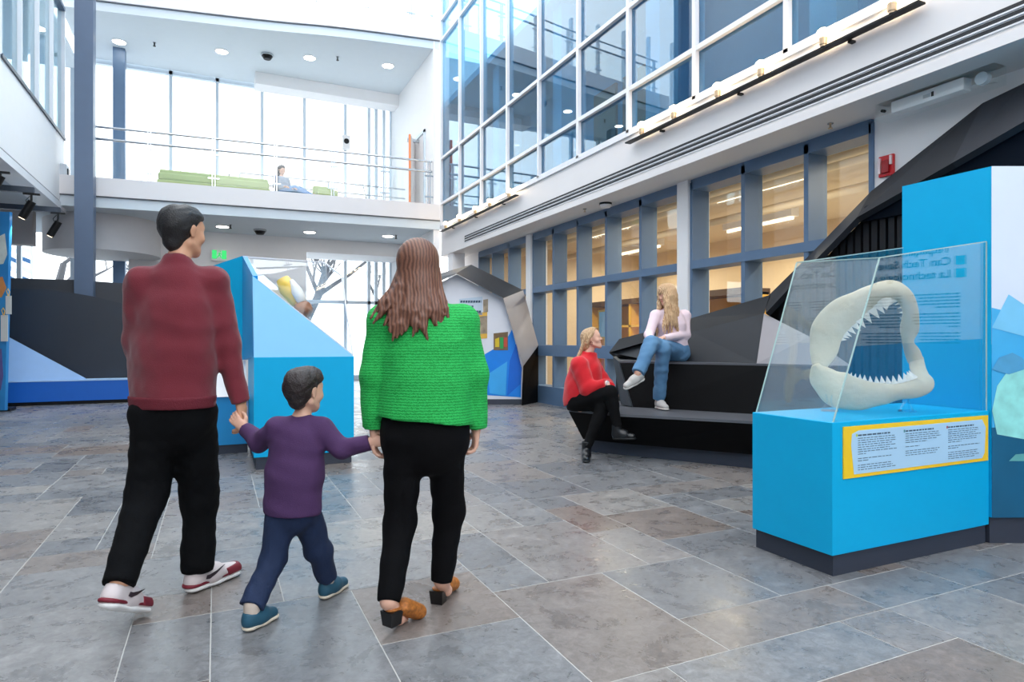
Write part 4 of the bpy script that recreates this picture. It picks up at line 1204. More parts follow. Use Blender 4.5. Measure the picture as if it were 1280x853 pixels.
# ------------------------------------------------------------------ people: smooth implicit surfaces meshed with surface nets
class Field:
    def __init__(s, vox):
        s.vox = vox; s.ops = []
    def cap(s, a, b, ra, rb=None, k=0.03, flat=None, fb=False, fa=False, neg=False):
        s.ops.append(('c', Vector(a), Vector(b), ra, ra if rb is None else rb, k, flat, fb, fa, neg)); return s
    def ball(s, c, r, k=0.02, flat=None, neg=False):
        return s.cap(c, Vector(c) + V(0, 0, 1e-4), r, r, k, flat, neg=neg)
    def chain(s, pts, rad, k=0.03, flat=None, fb=False):
        for i in range(len(pts) - 1):
            s.cap(pts[i], pts[i + 1], rad[i], rad[i + 1], k, flat, fb and i == len(pts) - 2)
        return s
    def cut(s, p, n):
        s.ops.append(('p', Vector(p), Vector(n).normalized())); return s
    def noise(s, amp, freq, seed=0, stretch=(1, 1, 1)):
        s.ops.append(('n', amp, freq, seed, stretch)); return s
    def mesh(s):
        lo = np.full(3, 1e9); hi = np.full(3, -1e9)
        for o in s.ops:
            if o[0] == 'c' and not o[9]:
                f = 1.0
                if o[6] is not None: f = max(1.0, 1.0 / min(1.0, o[6][1]))
                for p, r in ((o[1], o[3]), (o[2], o[4])):
                    lo = np.minimum(lo, np.array(p) - r * f); hi = np.maximum(hi, np.array(p) + r * f)
        v = s.vox
        lo -= 4 * v; hi += 4 * v
        n = np.ceil((hi - lo) / v).astype(int) + 1
        F = np.full(n, 0.08, np.float32)
        ax = [(lo[i] + v * np.arange(n[i])).astype(np.float32) for i in range(3)]
        for o in s.ops:
            if o[0] == 'c':
                _, a, b, ra, rb, k, flat, fb, fa, neg = o
                f = 1.0
                if flat is not None: f = max(1.0, 1.0 / min(1.0, flat[1]))
                m = max(ra, rb) * f + max(k, 0.01) + 3 * v
                l2 = np.minimum(np.array(a), np.array(b)) - m; h2 = np.maximum(np.array(a), np.array(b)) + m
                i0 = np.maximum(0, np.floor((l2 - lo) / v).astype(int)); i1 = np.minimum(n, np.ceil((h2 - lo) / v).astype(int) + 1)
                if (i1 <= i0).any(): continue
                sl = tuple(slice(i0[i], i1[i]) for i in range(3))
                X = ax[0][sl[0]][:, None, None] - a.x; Y = ax[1][sl[1]][None, :, None] - a.y; Z = ax[2][sl[2]][None, None, :] - a.z
                d = b - a; dd = max(d.dot(d), 1e-9)
                T = (X * d.x + Y * d.y + Z * d.z) / dd
                Tc = np.clip(T, 0, 1)
                QX = X - Tc * d.x; QY = Y - Tc * d.y; QZ = Z - Tc * d.z
                if flat is not None:
                    nn, ff = flat
                    pr = (QX * nn.x + QY * nn.y + QZ * nn.z) * (ff - 1)
                    QX = QX + pr * nn.x; QY = QY + pr * nn.y; QZ = QZ + pr * nn.z
                D = np.sqrt(QX * QX + QY * QY + QZ * QZ) - (ra + (rb - ra) * Tc)
                L = math.sqrt(dd)
                if fb: D = np.maximum(D, (T - 1) * L)
                if fa: D = np.maximum(D, -T * L)
                G = F[sl]
                if neg:
                    D = -D
                    h = np.clip(0.5 - 0.5 * (G - D) / k, 0, 1)
                    F[sl] = G * (1 - h) + D * h + k * h * (1 - h)
                else:
                    h = np.clip(0.5 + 0.5 * (G - D) / k, 0, 1)
                    F[sl] = G * (1 - h) + D * h - k * h * (1 - h)
            elif o[0] == 'p':
                _, p, nn = o
                P = (ax[0][:, None, None] - p.x) * nn.x + (ax[1][None, :, None] - p.y) * nn.y + (ax[2][None, None, :] - p.z) * nn.z
                F = np.maximum(F, P.astype(np.float32))
            else:
                _, amp, fr, sd, st = o
                rs = np.random.RandomState(sd)
                N = np.zeros(n, np.float32)
                for q in range(5):
                    w = rs.normal(size=3); w = w / np.linalg.norm(w) * fr * (0.7 + 0.5 * q)
                    ph = rs.uniform(0, 6.28)
                    w = w * np.array(st)
                    N += np.sin(ax[0][:, None, None] * w[0] + ax[1][None, :, None] * w[1] + ax[2][None, None, :] * w[2] + ph) / (1 + 0.5 * q)
                F = F + N * amp / 2.0
        return self_nets(F, lo, v)
def self_nets(F, lo, v):
    S = F < 0
    n = F.shape
    c = [S[i:n[0] - 1 + i, j:n[1] - 1 + j, k:n[2] - 1 + k] for i in (0, 1) for j in (0, 1) for k in (0, 1)]
    allin = c[0].copy(); anyin = c[0].copy()
    for q in c[1:]:
        allin &= q; anyin |= q
    act = anyin & ~allin
    idx = np.argwhere(act)
    if len(idx) == 0:
        return np.zeros((0, 3)), []
    ids = np.full(act.shape, -1, np.int64); ids[act] = np.arange(len(idx))
    I, J, K = idx.T
    corner = {}
    for i in (0, 1):
        for j in (0, 1):
            for k in (0, 1):
                corner[(i, j, k)] = F[I + i, J + j, K + k]
    P = np.zeros((len(idx), 3)); cnt = np.zeros(len(idx))
    for a in corner:
        for ax in range(3):
            if a[ax] == 0:
                b = list(a); b[ax] = 1; b = tuple(b)
                fa, fb = corner[a], corner[b]
                m = (fa < 0) != (fb < 0)
                t = np.where(m, fa / np.where(m, fa - fb, 1), 0)
                for q in range(3):
                    P[:, q] += np.where(m, a[q] + (t if q == ax else 0), 0)
                cnt += m
    P = P / cnt[:, None]
    verts = (idx + P) * v + lo
    faces = []
    for ax in range(3):
        s0 = [slice(None)] * 3; s1 = [slice(None)] * 3
        s0[ax] = slice(0, n[ax] - 1); s1[ax] = slice(1, n[ax])
        A, B = S[tuple(s0)], S[tuple(s1)]
        o1, o2 = [q for q in range(3) if q != ax]
        E = np.argwhere(A != B)
        ok = (E[:, o1] > 0) & (E[:, o2] > 0) & (E[:, o1] < n[o1] - 1) & (E[:, o2] < n[o2] - 1)
        E = E[ok]
        ins = A[tuple(E.T)]
        def cid(d1, d2):
            Q = E.copy(); Q[:, o1] += d1; Q[:, o2] += d2
            return ids[tuple(Q.T)]
        q = np.stack([cid(-1, -1), cid(0, -1), cid(0, 0), cid(-1, 0)], 1)
        flip = ins if ax != 1 else ~ins
        q[~flip] = q[~flip][:, ::-1]
        faces.append(q)
    faces = np.concatenate(faces)
    return verts, faces[(faces >= 0).all(1)].tolist()
def fob(name, field, m, parent=None, relax=0, **kw):
    vs, fs = field.mesh()
    if relax and len(vs):
        A = np.array(fs)
        for _ in range(relax):
            acc = np.zeros_like(vs); cn = np.zeros(len(vs))
            for a, b in ((0, 1), (1, 2), (2, 3), (3, 0)):
                np.add.at(acc, A[:, a], vs[A[:, b]]); np.add.at(cn, A[:, a], 1)
                np.add.at(acc, A[:, b], vs[A[:, a]]); np.add.at(cn, A[:, b], 1)
            vs = vs * 0.45 + 0.55 * acc / np.maximum(cn, 1)[:, None]
    o = link_mesh(name, vs, fs, m, parent, None, True, fix=False)
    tag(o, **kw)
    return o

def head_field(f, C, Fw, U, h, female=False):
    """h = head height; adds skull, face, nose, ears to the field"""
    s = h / 0.235
    Fw = (Fw - U * Fw.dot(U)).normalized(); S = Fw.cross(U)
    P = lambda a, b, c: C + Fw * (a * s) + S * (b * s) + U * (c * s)
    f.cap(P(-0.028, 0, 0.035), P(0.018, 0, 0.04), 0.076 * s, 0.074 * s, 0.02, (S, 1.02))
    f.cap(P(0.03, 0, -0.01), P(0.052, 0, -0.075), 0.058 * s, 0.036 * s, 0.03, (S, 0.96))
    f.ball(P(0.068, 0, -0.098), 0.02 * s, 0.02)                                   # chin
    f.cap(P(0.0, 0.045, -0.055), P(0.05, 0.025, -0.085), 0.022 * s, 0.018 * s, 0.02)
    f.cap(P(0.0, -0.045, -0.055), P(0.05, -0.025, -0.085), 0.022 * s, 0.018 * s, 0.02)
    f.cap(P(0.07, 0.03, 0.026), P(0.07, -0.03, 0.026), 0.018 * s, None, 0.02)     # brow
    f.cap(P(0.084, 0, 0.012), P(0.101, 0, -0.022), 0.007 * s, 0.011 * s, 0.008)   # nose
    f.cap(P(0.086, 0.011, -0.028), P(0.086, -0.011, -0.028), 0.008 * s, None, 0.008)
    f.cap(P(0.08, 0.014, -0.056), P(0.08, -0.014, -0.056), 0.009 * s, None, 0.01) # lips
    for q in (1, -1):
        f.ball(P(0.068, 0.031 * q, 0.008), 0.012 * s, 0.012, neg=True)            # eye socket
        f.ball(P(0.06, 0.045 * q, -0.03), 0.02 * s, 0.03)                         # cheek
        f.cap(P(-0.008, 0.077 * q, 0.012), P(-0.002, 0.073 * q, -0.024), 0.02 * s, 0.012 * s, 0.008, (S, 2.4))
    return P, S
def hand_field(f, Wp, d, pn, th, s=1.0, curl=0.5, k=0.006):
    """wrist, pointing direction, palm normal, thumb side"""
    d = d.normalized(); pn = (pn - d * pn.dot(d)).normalized()
    sd = d.cross(pn)
    if sd.dot(th) < 0: sd = -sd
    f.cap(Wp, Wp + d * 0.03 * s, 0.026 * s, 0.026 * s, 0.012, (pn, 1.35))
    for x in (-0.024, -0.008, 0.008, 0.024):
        f.cap(Wp + d * 0.02 * s + sd * x * 0.8 * s, Wp + d * 0.085 * s + sd * x * s, 0.016 * s, 0.0125 * s, 0.012, (pn, 1.15))
    for x, ln in ((0.03, 0.07), (0.010, 0.078), (-0.010, 0.073), (-0.029, 0.057)):
        p = Wp + d * 0.088 * s + sd * x * s
        a = curl * 0.7
        for q in range(3):
            dv = d * math.cos(a) + pn * math.sin(a) + sd * (x * 1.2 * (1 - curl))
            p2 = p + dv.normalized() * ln * s * (0.42, 0.32, 0.26)[q]
            f.cap(p, p2, (0.0092, 0.0086, 0.008)[q] * s, (0.0086, 0.008, 0.0072)[q] * s, 0.004)
            p = p2; a += curl * 0.9
    p = Wp + d * 0.03 * s + sd * 0.026 * s
    p1 = p + (d * 0.6 + sd * 0.75 + pn * 0.35).normalized() * 0.036 * s
    p2 = p1 + (d * 0.9 + sd * 0.25 + pn * 0.4).normalized() * 0.03 * s
    p3 = p2 + (d * 0.95 + pn * 0.35 - sd * 0.1).normalized() * 0.024 * s
    f.chain([p, p1, p2, p3], [0.015 * s, 0.0115 * s, 0.0098 * s, 0.0078 * s], 0.006)
def shoe(parent, heel, toe, up, s, mu, ms, name='shoe', collar=None, vox=0.005, h=1.0, boot=0.0):
    """heel, toe: outer ends of the sole on the ground"""
    d = (toe - heel); L = d.length; d.normalize()
    up = (up - d * up.dot(d)).normalized(); sd = d.cross(up)
    P = lambda a, z, b=0.0: heel + d * (a * L) + up * (z * s) + sd * (b * s)
    f = Field(vox)
    f.cap(P(0.16, 0.055), P(0.45, 0.05), 0.036 * s, 0.038 * s, 0.02, (up, 0.9))
    f.cap(P(0.4, 0.052), P(0.84, 0.036), 0.04 * s, 0.03 * s, 0.03, (sd, 0.86))
    f.cap(P(0.17, 0.05), P(0.2, 0.085 + boot), 0.037 * s, 0.04 * s, 0.02, (sd, 1.1), fb=True)
    f.cap(P(0.3, 0.07), P(0.52, 0.062), 0.036 * s, 0.034 * s, 0.02, (sd, 1.05))
    if boot:
        f.cap(P(0.19, 0.06), P(0.21, 0.085 + boot), 0.043 * s, 0.048 * s, 0.02, fb=True)
        f.cap(P(0.24, 0.09), P(0.52, 0.06), 0.042 * s, 0.036 * s, 0.02)
    f.cut(P(0, 0.016), -up)
    o = fob(name, f, mu, parent)
    g = Field(vox)
    g.cap(P(0.17, 0.016 * h), P(0.5, 0.015), 0.04 * s, 0.038 * s, 0.02, (up, 2.4))
    g.cap(P(0.5, 0.015), P(0.83, 0.015), 0.04 * s, 0.04 * s, 0.02, (up, 2.5))
    g.cut(P(0, 0.0), -up); g.cut(P(0, 0.027 * h), up)
    fob('sole', g, ms, o)
    return o, P
def ankle_of(heel, toe, up, s):
    d = (toe - heel); L = d.length; d.normalize(); up = (up - d * up.dot(d)).normalized()
    return heel + d * (0.22 * L) + up * (0.105 * s)
SKIN = mat('skin', (226, 176, 152), 0.5, var=0.05, scale=14)
SKIN_M = mat('skin_tan', (214, 160, 128), 0.5, var=0.05, scale=14)
EYEW, EYED, LIP = mat('eye_white', (238, 236, 234), 0.3), mat('eye_dark', (40, 34, 32), 0.2), mat('lip', (186, 84, 84), 0.4)
def face_parts(body, P, s, brow):
    for q in (1, -1):
        e_ = ob('eye', uvball(MB(), P(0.0655, 0.031 * q, 0.008), 0.0125 * s, 12, 8), EYEW, body, smooth=True)
        ob('iris', uvball(MB(), P(0.0742, 0.031 * q, 0.008), 0.0062 * s, 10, 6), EYED, e_, smooth=True)
        ob('eyebrow', MB().tube([P(0.084, 0.016 * q, 0.03), P(0.083, 0.034 * q, 0.035), P(0.07, 0.05 * q, 0.029)], [0.003 * s, 0.0032 * s, 0.0015 * s], 6), brow, body)
    ob('mouth', MB().tube([P(0.078, 0.024, -0.053), P(0.0895, 0.01, -0.057), P(0.0905, 0, -0.0575), P(0.0895, -0.01, -0.057), P(0.078, -0.024, -0.053)], [0.002 * s, 0.0045 * s, 0.005 * s, 0.0045 * s, 0.002 * s], 6), LIP, body, smooth=True)

# ---- the man walking in the maroon sweater
def limb_body(f, J, fw, s, slim=1.0):
    f.chain([J['pelvis'], J['belly'], J['chest']], [0.125 * s * slim, 0.12 * s * slim, 0.135 * s * slim], 0.05, (fw, 1.4))
    f.cap(J['chest'], J['neck'], 0.10 * s * slim, 0.055 * s, 0.05, (fw, 1.3))
    f.cap(J['neck'], J['head'] - UP * 0.06 * s, 0.052 * s * slim, 0.05 * s * slim, 0.03)
    for q in 'LR':
        f.cap(J['neck'] - UP * 0.05 * s, J['sh' + q], 0.045 * s, 0.05 * s * slim, 0.04)
        f.chain([J['sh' + q], J['el' + q], J['wr' + q]], [0.05 * s * slim, 0.04 * s * slim, 0.026 * s], 0.03)
        f.chain([J['hip' + q], J['kn' + q], J['an' + q]], [0.085 * s * slim, 0.054 * s * slim, 0.035 * s], 0.04)
        a2 = J['an' + q].lerp(J['toe' + q], 0.2) - UP * J.get('drop', 0.055) * s
        f.chain([J['an' + q], a2, J['an' + q].lerp(J['toe' + q], 0.6) - UP * 0.03 * s, J['toe' + q]], [0.034 * s, 0.028 * s, 0.024 * s, 0.014 * s], 0.02)
def report(name, J):
    L = lambda a, b: round((J[a] - J[b]).length, 2)
    print('BONES', name, {q: [L('sh' + q, 'el' + q), L('el' + q, 'wr' + q), L('hip' + q, 'kn' + q), L('kn' + q, 'an' + q)] for q in 'LR'}, 'torso', L('neck', 'pelvis'), 'head z', round(J['head'].z, 2), 'pelvis z', round(J['pelvis'].z, 2))

def man():
    fw = cdir(0.32, 0.95)
    J = dict(head=at(229, 290, 3.02), neck=at(222, 330, 3.0), chest=at(217, 390, 3.03), belly=at(216, 450, 3.04), pelvis=at(216, 512, 3.03),
             shL=at(178, 355, 2.98), elL=at(172, 428, 3.04), wrL=at(184, 462, 3.24), shR=at(264, 352, 3.06), elR=at(281, 428, 3.1), wrR=at(301, 503, 3.1),
             hipL=at(194, 518, 3.0), hipR=at(241, 518, 3.06), knL=at(184, 618, 2.98), knR=at(250, 622, 3.16))
    hR, tR = on_z(229, 746, 0.0), on_z(301, 716, 0.0)
    tL = on_z(183, 768, 0.0); hL = tL - cdir(0.12, 0.99) * 0.275 + UP * 0.13
    J['anR'] = ankle_of(hR, tR, UP, 1.12); J['anL'] = ankle_of(hL, tL, UP, 1.12)
    J['toeR'] = hR.lerp(tR, 0.8) + UP * 0.045; J['toeL'] = hL.lerp(tL, 0.8) + UP * 0.045
    report('man', J)
    b = Field(0.006)
    limb_body(b, J, fw, 1.0, 0.95)
    P, S = head_field(b, J['head'], cdir(0.42, 0.9, 0.0), UP, 0.228)
    hand_field(b, J['wrR'], V(0, 0, -1) + RIGHT * 0.12, -RIGHT, AWAY, 1.05, 0.55)
    hand_field(b, J['wrL'], cdir(0.4, 0.8, -0.1), RIGHT, UP, 1.0, 0.5)
    body = fob('person', b, SKIN_M, None, label='man in maroon sweater and black trousers walking hand in hand with a child', cat='person')
    h = Field(0.006)
    s = 0.228 / 0.235
    hf = cdir(0.42, 0.9); hs = hf.cross(UP)
    C = J['head']
    h.cap(C + UP * 0.042 * s - hf * 0.032 * s, C + UP * 0.05 * s + hf * 0.02 * s, 0.086 * s, 0.082 * s, 0.02)
    h.cap(C - hf * 0.045 * s + UP * 0.0, C - hf * 0.05 * s - UP * 0.055 * s, 0.07 * s, 0.048 * s, 0.03)
    h.cut(C + hf * 0.062 * s + UP * 0.04, hf * 0.9 - UP * 0.45)
    h.cap(C + hf * 0.07 * s - UP * 0.0 + hs * 0.12, C + hf * 0.07 * s - hs * 0.12, 0.055 * s, None, 0.01, neg=True)
    for q in (1, -1):
        h.ball(C + hs * 0.085 * s * q + hf * 0.0 - UP * 0.012, 0.028 * s, 0.01, neg=True)
    h.noise(0.004, 90, 3)
    fob('hair', h, mat('hair_black', (26, 24, 26), 0.5, var=0.3, scale=60, bump=0.5, bscale=160), body)
    t = Field(0.008)
    t.cap(J['pelvis'] + UP * 0.05, J['belly'], 0.208, 0.212, 0.05, (fw, 1.32))
    t.cap(J['belly'], J['chest'], 0.212, 0.205, 0.05, (fw, 1.45))
    t.cap(J['chest'], J['neck'] - UP * 0.1, 0.2, 0.12, 0.06, (fw, 1.55))
    t.cap(J['neck'] - UP * 0.06, J['neck'] - UP * 0.0, 0.085, 0.066, 0.05)
    t.cut(V(0, 0, 0.918), V(0, 0, -1))
    for q in 'LR':
        t.cap(J['neck'] - UP * 0.08, J['sh' + q], 0.06, 0.075, 0.05)
        t.cap(J['sh' + q], J['el' + q], 0.076, 0.064, 0.035)
        t.cap(J['el' + q], J['wr' + q], 0.064, 0.042, 0.03, fb=True)
    t.noise(0.007, 20, 4); t.noise(0.003, 50, 14)
    t.cap(J['neck'] + UP * 0.05 + fw * 0.02, J['neck'] + UP * 0.12, 0.058, 0.062, 0.01, neg=True)
    sw = fob('sweater', t, mat('maroon_knit', (112, 28, 42), 0.85, var=0.08, bump=0.25, bscale=240, sheen=0.2), body)
    hb = Field(0.008)
    hb.cap(V(J['pelvis'].x, J['pelvis'].y, 0.908), V(J['pelvis'].x, J['pelvis'].y, 0.965), 0.206, 0.212, 0.01, (fw, 1.3), fb=True, fa=True)
    fob('hem_band', hb, mat('maroon_rib', (104, 26, 40), 0.85, bump=0.4, bscale=200), sw)
    tr = Field(0.008)
    tr.cap(J['pelvis'] + UP * 0.06, J['pelvis'] - UP * 0.02, 0.188, 0.19, 0.05, (fw, 1.4))
    for q in 'LR':
        tr.cap(J['hip' + q], J['kn' + q], 0.11, 0.084, 0.05)
        tr.cap(J['kn' + q], J['an' + q] + (J['an' + q] - J['kn' + q]).normalized() * 0.015, 0.084, 0.066, 0.04, fb=True)
    for z in (0.03, 0.08):
        d_ = (J['kn' + 'R'] - J['anR']).normalized()
        tr.cap(J['anR'] + d_ * z, J['anR'] + d_ * (z + 0.02) + fw * 0.01, 0.07, 0.066, 0.02)
    tr.noise(0.006, 24, 8); tr.noise(0.003, 60, 9)
    fob('trousers', tr, mat('black_cloth', (8, 9, 12), 0.85, var=0.15, bump=0.2, bscale=120, spec=0.15), body)
    mu = mat('sneaker_white', (216, 204, 204), 0.6, var=0.05)
    ms = mat('sneaker_sole', (240, 238, 236), 0.5)
    mr = mat('sneaker_maroon', (120, 26, 44), 0.6)
    for heel, toe, up in ((hR, tR, UP), (hL, tL, UP)):
        o, PP = shoe(body, heel, toe, up, 1.12, mu, ms, 'sneaker', h=1.25)
        g = Field(0.005)
        d_ = (toe - heel).normalized(); u_ = (up - d_ * up.dot(d_)).normalized(); s_ = d_.cross(u_)
        g.cap(PP(0.62, 0.04), PP(0.86, 0.035), 0.042 * 1.1, 0.035 * 1.1, 0.02, (s_, 0.9))
        g.cut(PP(0.66, 0.03), -d_ - u_ * 0.35); g.cut(PP(0, 0.062), u_); g.cut(PP(0, 0.028), -u_)
        fob('mudguard', g, mr, o)
        g = Field(0.005)
        g.cap(PP(0.14, 0.036), PP(0.62, 0.034), 0.0405 * 1.12, 0.043 * 1.12, 0.01, (u_, 2.6))
        g.cut(PP(0, 0.054), u_); g.cut(PP(0, 0.028), -u_)
        fob('mudguard', g, mr, o)
        for sg in (1, -1):
            sw_ = [(0.24, 0.06), (0.3, 0.056), (0.4, 0.066), (0.58, 0.092), (0.42, 0.08), (0.31, 0.074), (0.26, 0.075)]
            ob('swoosh', MB().prism([PP(a, z - 0.004, sg * (0.048 - 0.006 * (a > 0.5))) for a, z in sw_], s_ * 0.004 * sg), mat('swoosh_black', (44, 30, 40), 0.5), o)
man()

# ---- the woman in the green jacket
def woman():
    fw = cdir(0.12, 0.99)
    J = dict(head=at(524, 337, 2.87), neck=at(524, 386, 2.86), chest=at(528, 430, 2.87), belly=at(531, 480, 2.87), pelvis=at(531, 532, 2.87),
             shL=at(482, 403, 2.86), elL=at(468, 470, 2.86), wrL=at(468, 535, 2.88), shR=at(577, 403, 2.9), elR=at(593, 468, 2.9), wrR=at(595, 534, 2.92),
             hipL=at(506, 545, 2.85), hipR=at(557, 545, 2.89), knL=at(500, 655, 2.86), anL=at(486, 752, 2.68), knR=at(561, 640, 2.98), anR=at(552, 726, 2.95),
             toeL=at(507, 774, 2.78), toeR=at(562, 734, 3.06))
    J['drop'] = 0.012
    report('woman', J)
    b = Field(0.006)
    limb_body(b, J, fw, 0.95, 0.95)
    P, S = head_field(b, J['head'], cdir(0.05, 1), UP, 0.225, True)
    hand_field(b, J['wrR'], V(0, 0, -1) - RIGHT * 0.05, -RIGHT - AWAY * 0.3, AWAY, 0.95, 0.7)
    hand_field(b, J['wrL'], V(0, 0, -1) - RIGHT * 0.02, RIGHT, AWAY, 0.95, 0.5)
    body = fob('person', b, SKIN, None, label='woman in bright green jacket with long brown hair walking beside a child', cat='person')
    # hair
    C = J['head']; hf = cdir(0.05, 1); hs = RIGHT
    h = Field(0.006)
    h.cap(C + UP * 0.05 - hf * 0.03, C + UP * 0.055 + hf * 0.02, 0.088, 0.084, 0.02)
    h.cap(C + UP * 0.02 - hf * 0.035, C - UP * 0.08 - hf * 0.05, 0.09, 0.088, 0.03, (hf, 1.15))
    h.cap(C - UP * 0.08 - hf * 0.05, J['neck'] - UP * 0.0 - hf * 0.08, 0.088, 0.08, 0.03, (hf, 1.5))
    rg = random.Random(9)
    for i in range(46):
        a = -1 + 2 * i / 45
        p0 = C + hs * (0.082 * a) + UP * rg.uniform(-0.05, 0.02) - hf * (0.075 * math.sqrt(max(0.05, 1 - a * a)))
        ln = 0.2 + 0.06 * (1 - abs(a + 0.1)) + rg.uniform(-0.035, 0.035)
        out = 0.05 * a * (1.5 if a < 0 else 1.0) + rg.uniform(-0.014, 0.014)
        p1 = p0 - UP * ln * 0.5 + hs * out * 0.4 - hf * (0.03 + rg.uniform(-.006, .012))
        p2 = p0 - UP * ln * 0.82 + hs * out * 1.0 - hf * (0.055 + rg.uniform(-.008, .014))
        p3 = p0 - UP * ln * 1.05 + hs * (out * 1.35 + rg.uniform(-.02, .02)) - hf * (0.06 + rg.uniform(0, .012))
        h.chain([p0, p1, p2, p3], [0.016, 0.016, 0.013, 0.005], 0.006)
    h.ball(C + hf * 0.11 - UP * 0.03, 0.075, 0.02, neg=True)
    fob('hair', h, wave_mat('hair_brown', (90, 58, 46), (134, 90, 70), 22, 0.14, 0.5, 'X', 4, 3, 1.0), body)
    t = Field(0.007)
    t.cap(J['pelvis'] + UP * 0.03, J['belly'], 0.212, 0.198, 0.05, (fw, 1.22))
    t.cap(J['belly'], J['chest'], 0.195, 0.2, 0.05, (fw, 1.45))
    t.cap(J['chest'], J['neck'] - UP * 0.08, 0.2, 0.12, 0.06, (fw, 1.5))
    t.cap(J['neck'] - UP * 0.06, J['neck'] + UP * 0.0, 0.08, 0.062, 0.04)
    t.cut(at(531, 523, 2.87), V(0, 0, -1) + RIGHT * -0.1)
    for q in 'LR':
        t.cap(J['neck'] - UP * 0.06, J['sh' + q], 0.062, 0.078, 0.05)
        t.cap(J['sh' + q], J['el' + q], 0.076, 0.062, 0.03)
        t.cap(J['el' + q], J['wr' + q] - UP * 0.0, 0.062, 0.052, 0.03, fb=True)
    t.noise(0.005, 24, 14)
    fob('jacket', t, wave_mat('green_crinkle', (12, 150, 60), (40, 190, 90), 26, 0.3, 0.8, 'Z', 5, 3, 6), body)
    tr = Field(0.007)
    tr.cap(J['pelvis'] + UP * 0.06, J['pelvis'] - UP * 0.03, 0.195, 0.2, 0.06, (fw, 1.35))
    for q in 'LR':
        tr.cap(J['hip' + q] - fw * 0.01, J['kn' + q], 0.096, 0.066, 0.035)
        e_ = J['an' + q]
        tr.cap(J['kn' + q], e_, 0.072, 0.048, 0.04, fb=True)
        dd = (J['kn' + q] - e_).normalized()
        tr.cap(e_ + dd * 0.05, e_ + dd * 0.0, 0.046, 0.043, 0.01, fb=True)
    tr.noise(0.004, 30, 5)
    fob('trousers', tr, mat('black_jogger', (8, 8, 11), 0.85, var=0.15, bump=0.15, bscale=120, spec=0.15), body)
    LEO = mat('leopard_print', (232, 140, 56), 0.6, rgb2=(4, 2, 0), scale=75)
    HB = mat('heel_black', (16, 16, 18), 0.4)
    for hb_, ht, an, heel_lift in ((on_z(483, 794, 0), on_z(512, 779, 0), J['anL'], 0.03), (on_z(545, 757, 0), on_z(565, 738, 0), J['anR'], 0.0)):
        d_ = (ht - hb_); d_.z = 0; d_.normalize(); sd = d_.cross(UP)
        heel = hb_ + UP * heel_lift
        toe = hb_ + d_ * 0.235
        m = Field(0.005)
        m.cap(heel + d_ * 0.10 + UP * 0.055, toe - d_ * 0.045 + UP * 0.03, 0.04, 0.038, 0.02, (UP, 1.1))
        m.cap(heel + d_ * 0.03 + UP * 0.068, heel + d_ * 0.12 + UP * 0.045, 0.032, 0.036, 0.02, (UP, 3.5))
        m.cut(V(0, 0, 0.008), -UP)
        o = fob('mule', m, LEO, body)
        hm = Field(0.005)
        hm.cap(heel + d_ * 0.035 + UP * 0.002, heel + d_ * 0.035 + UP * 0.062, 0.031, 0.034, 0.005, (d_, 1.0), fb=True, fa=True)
        ob('block_heel', MB().loft([[heel + d_ * a + sd * b_ + UP * 0.001 for a, b_ in ((0.004, -0.028), (0.06, -0.026), (0.06, 0.026), (0.004, 0.028))], [heel + d_ * a + sd * b_ + UP * 0.064 for a, b_ in ((-0.004, -0.033), (0.068, -0.032), (0.068, 0.032), (-0.004, 0.033))]]), HB, o)
woman()

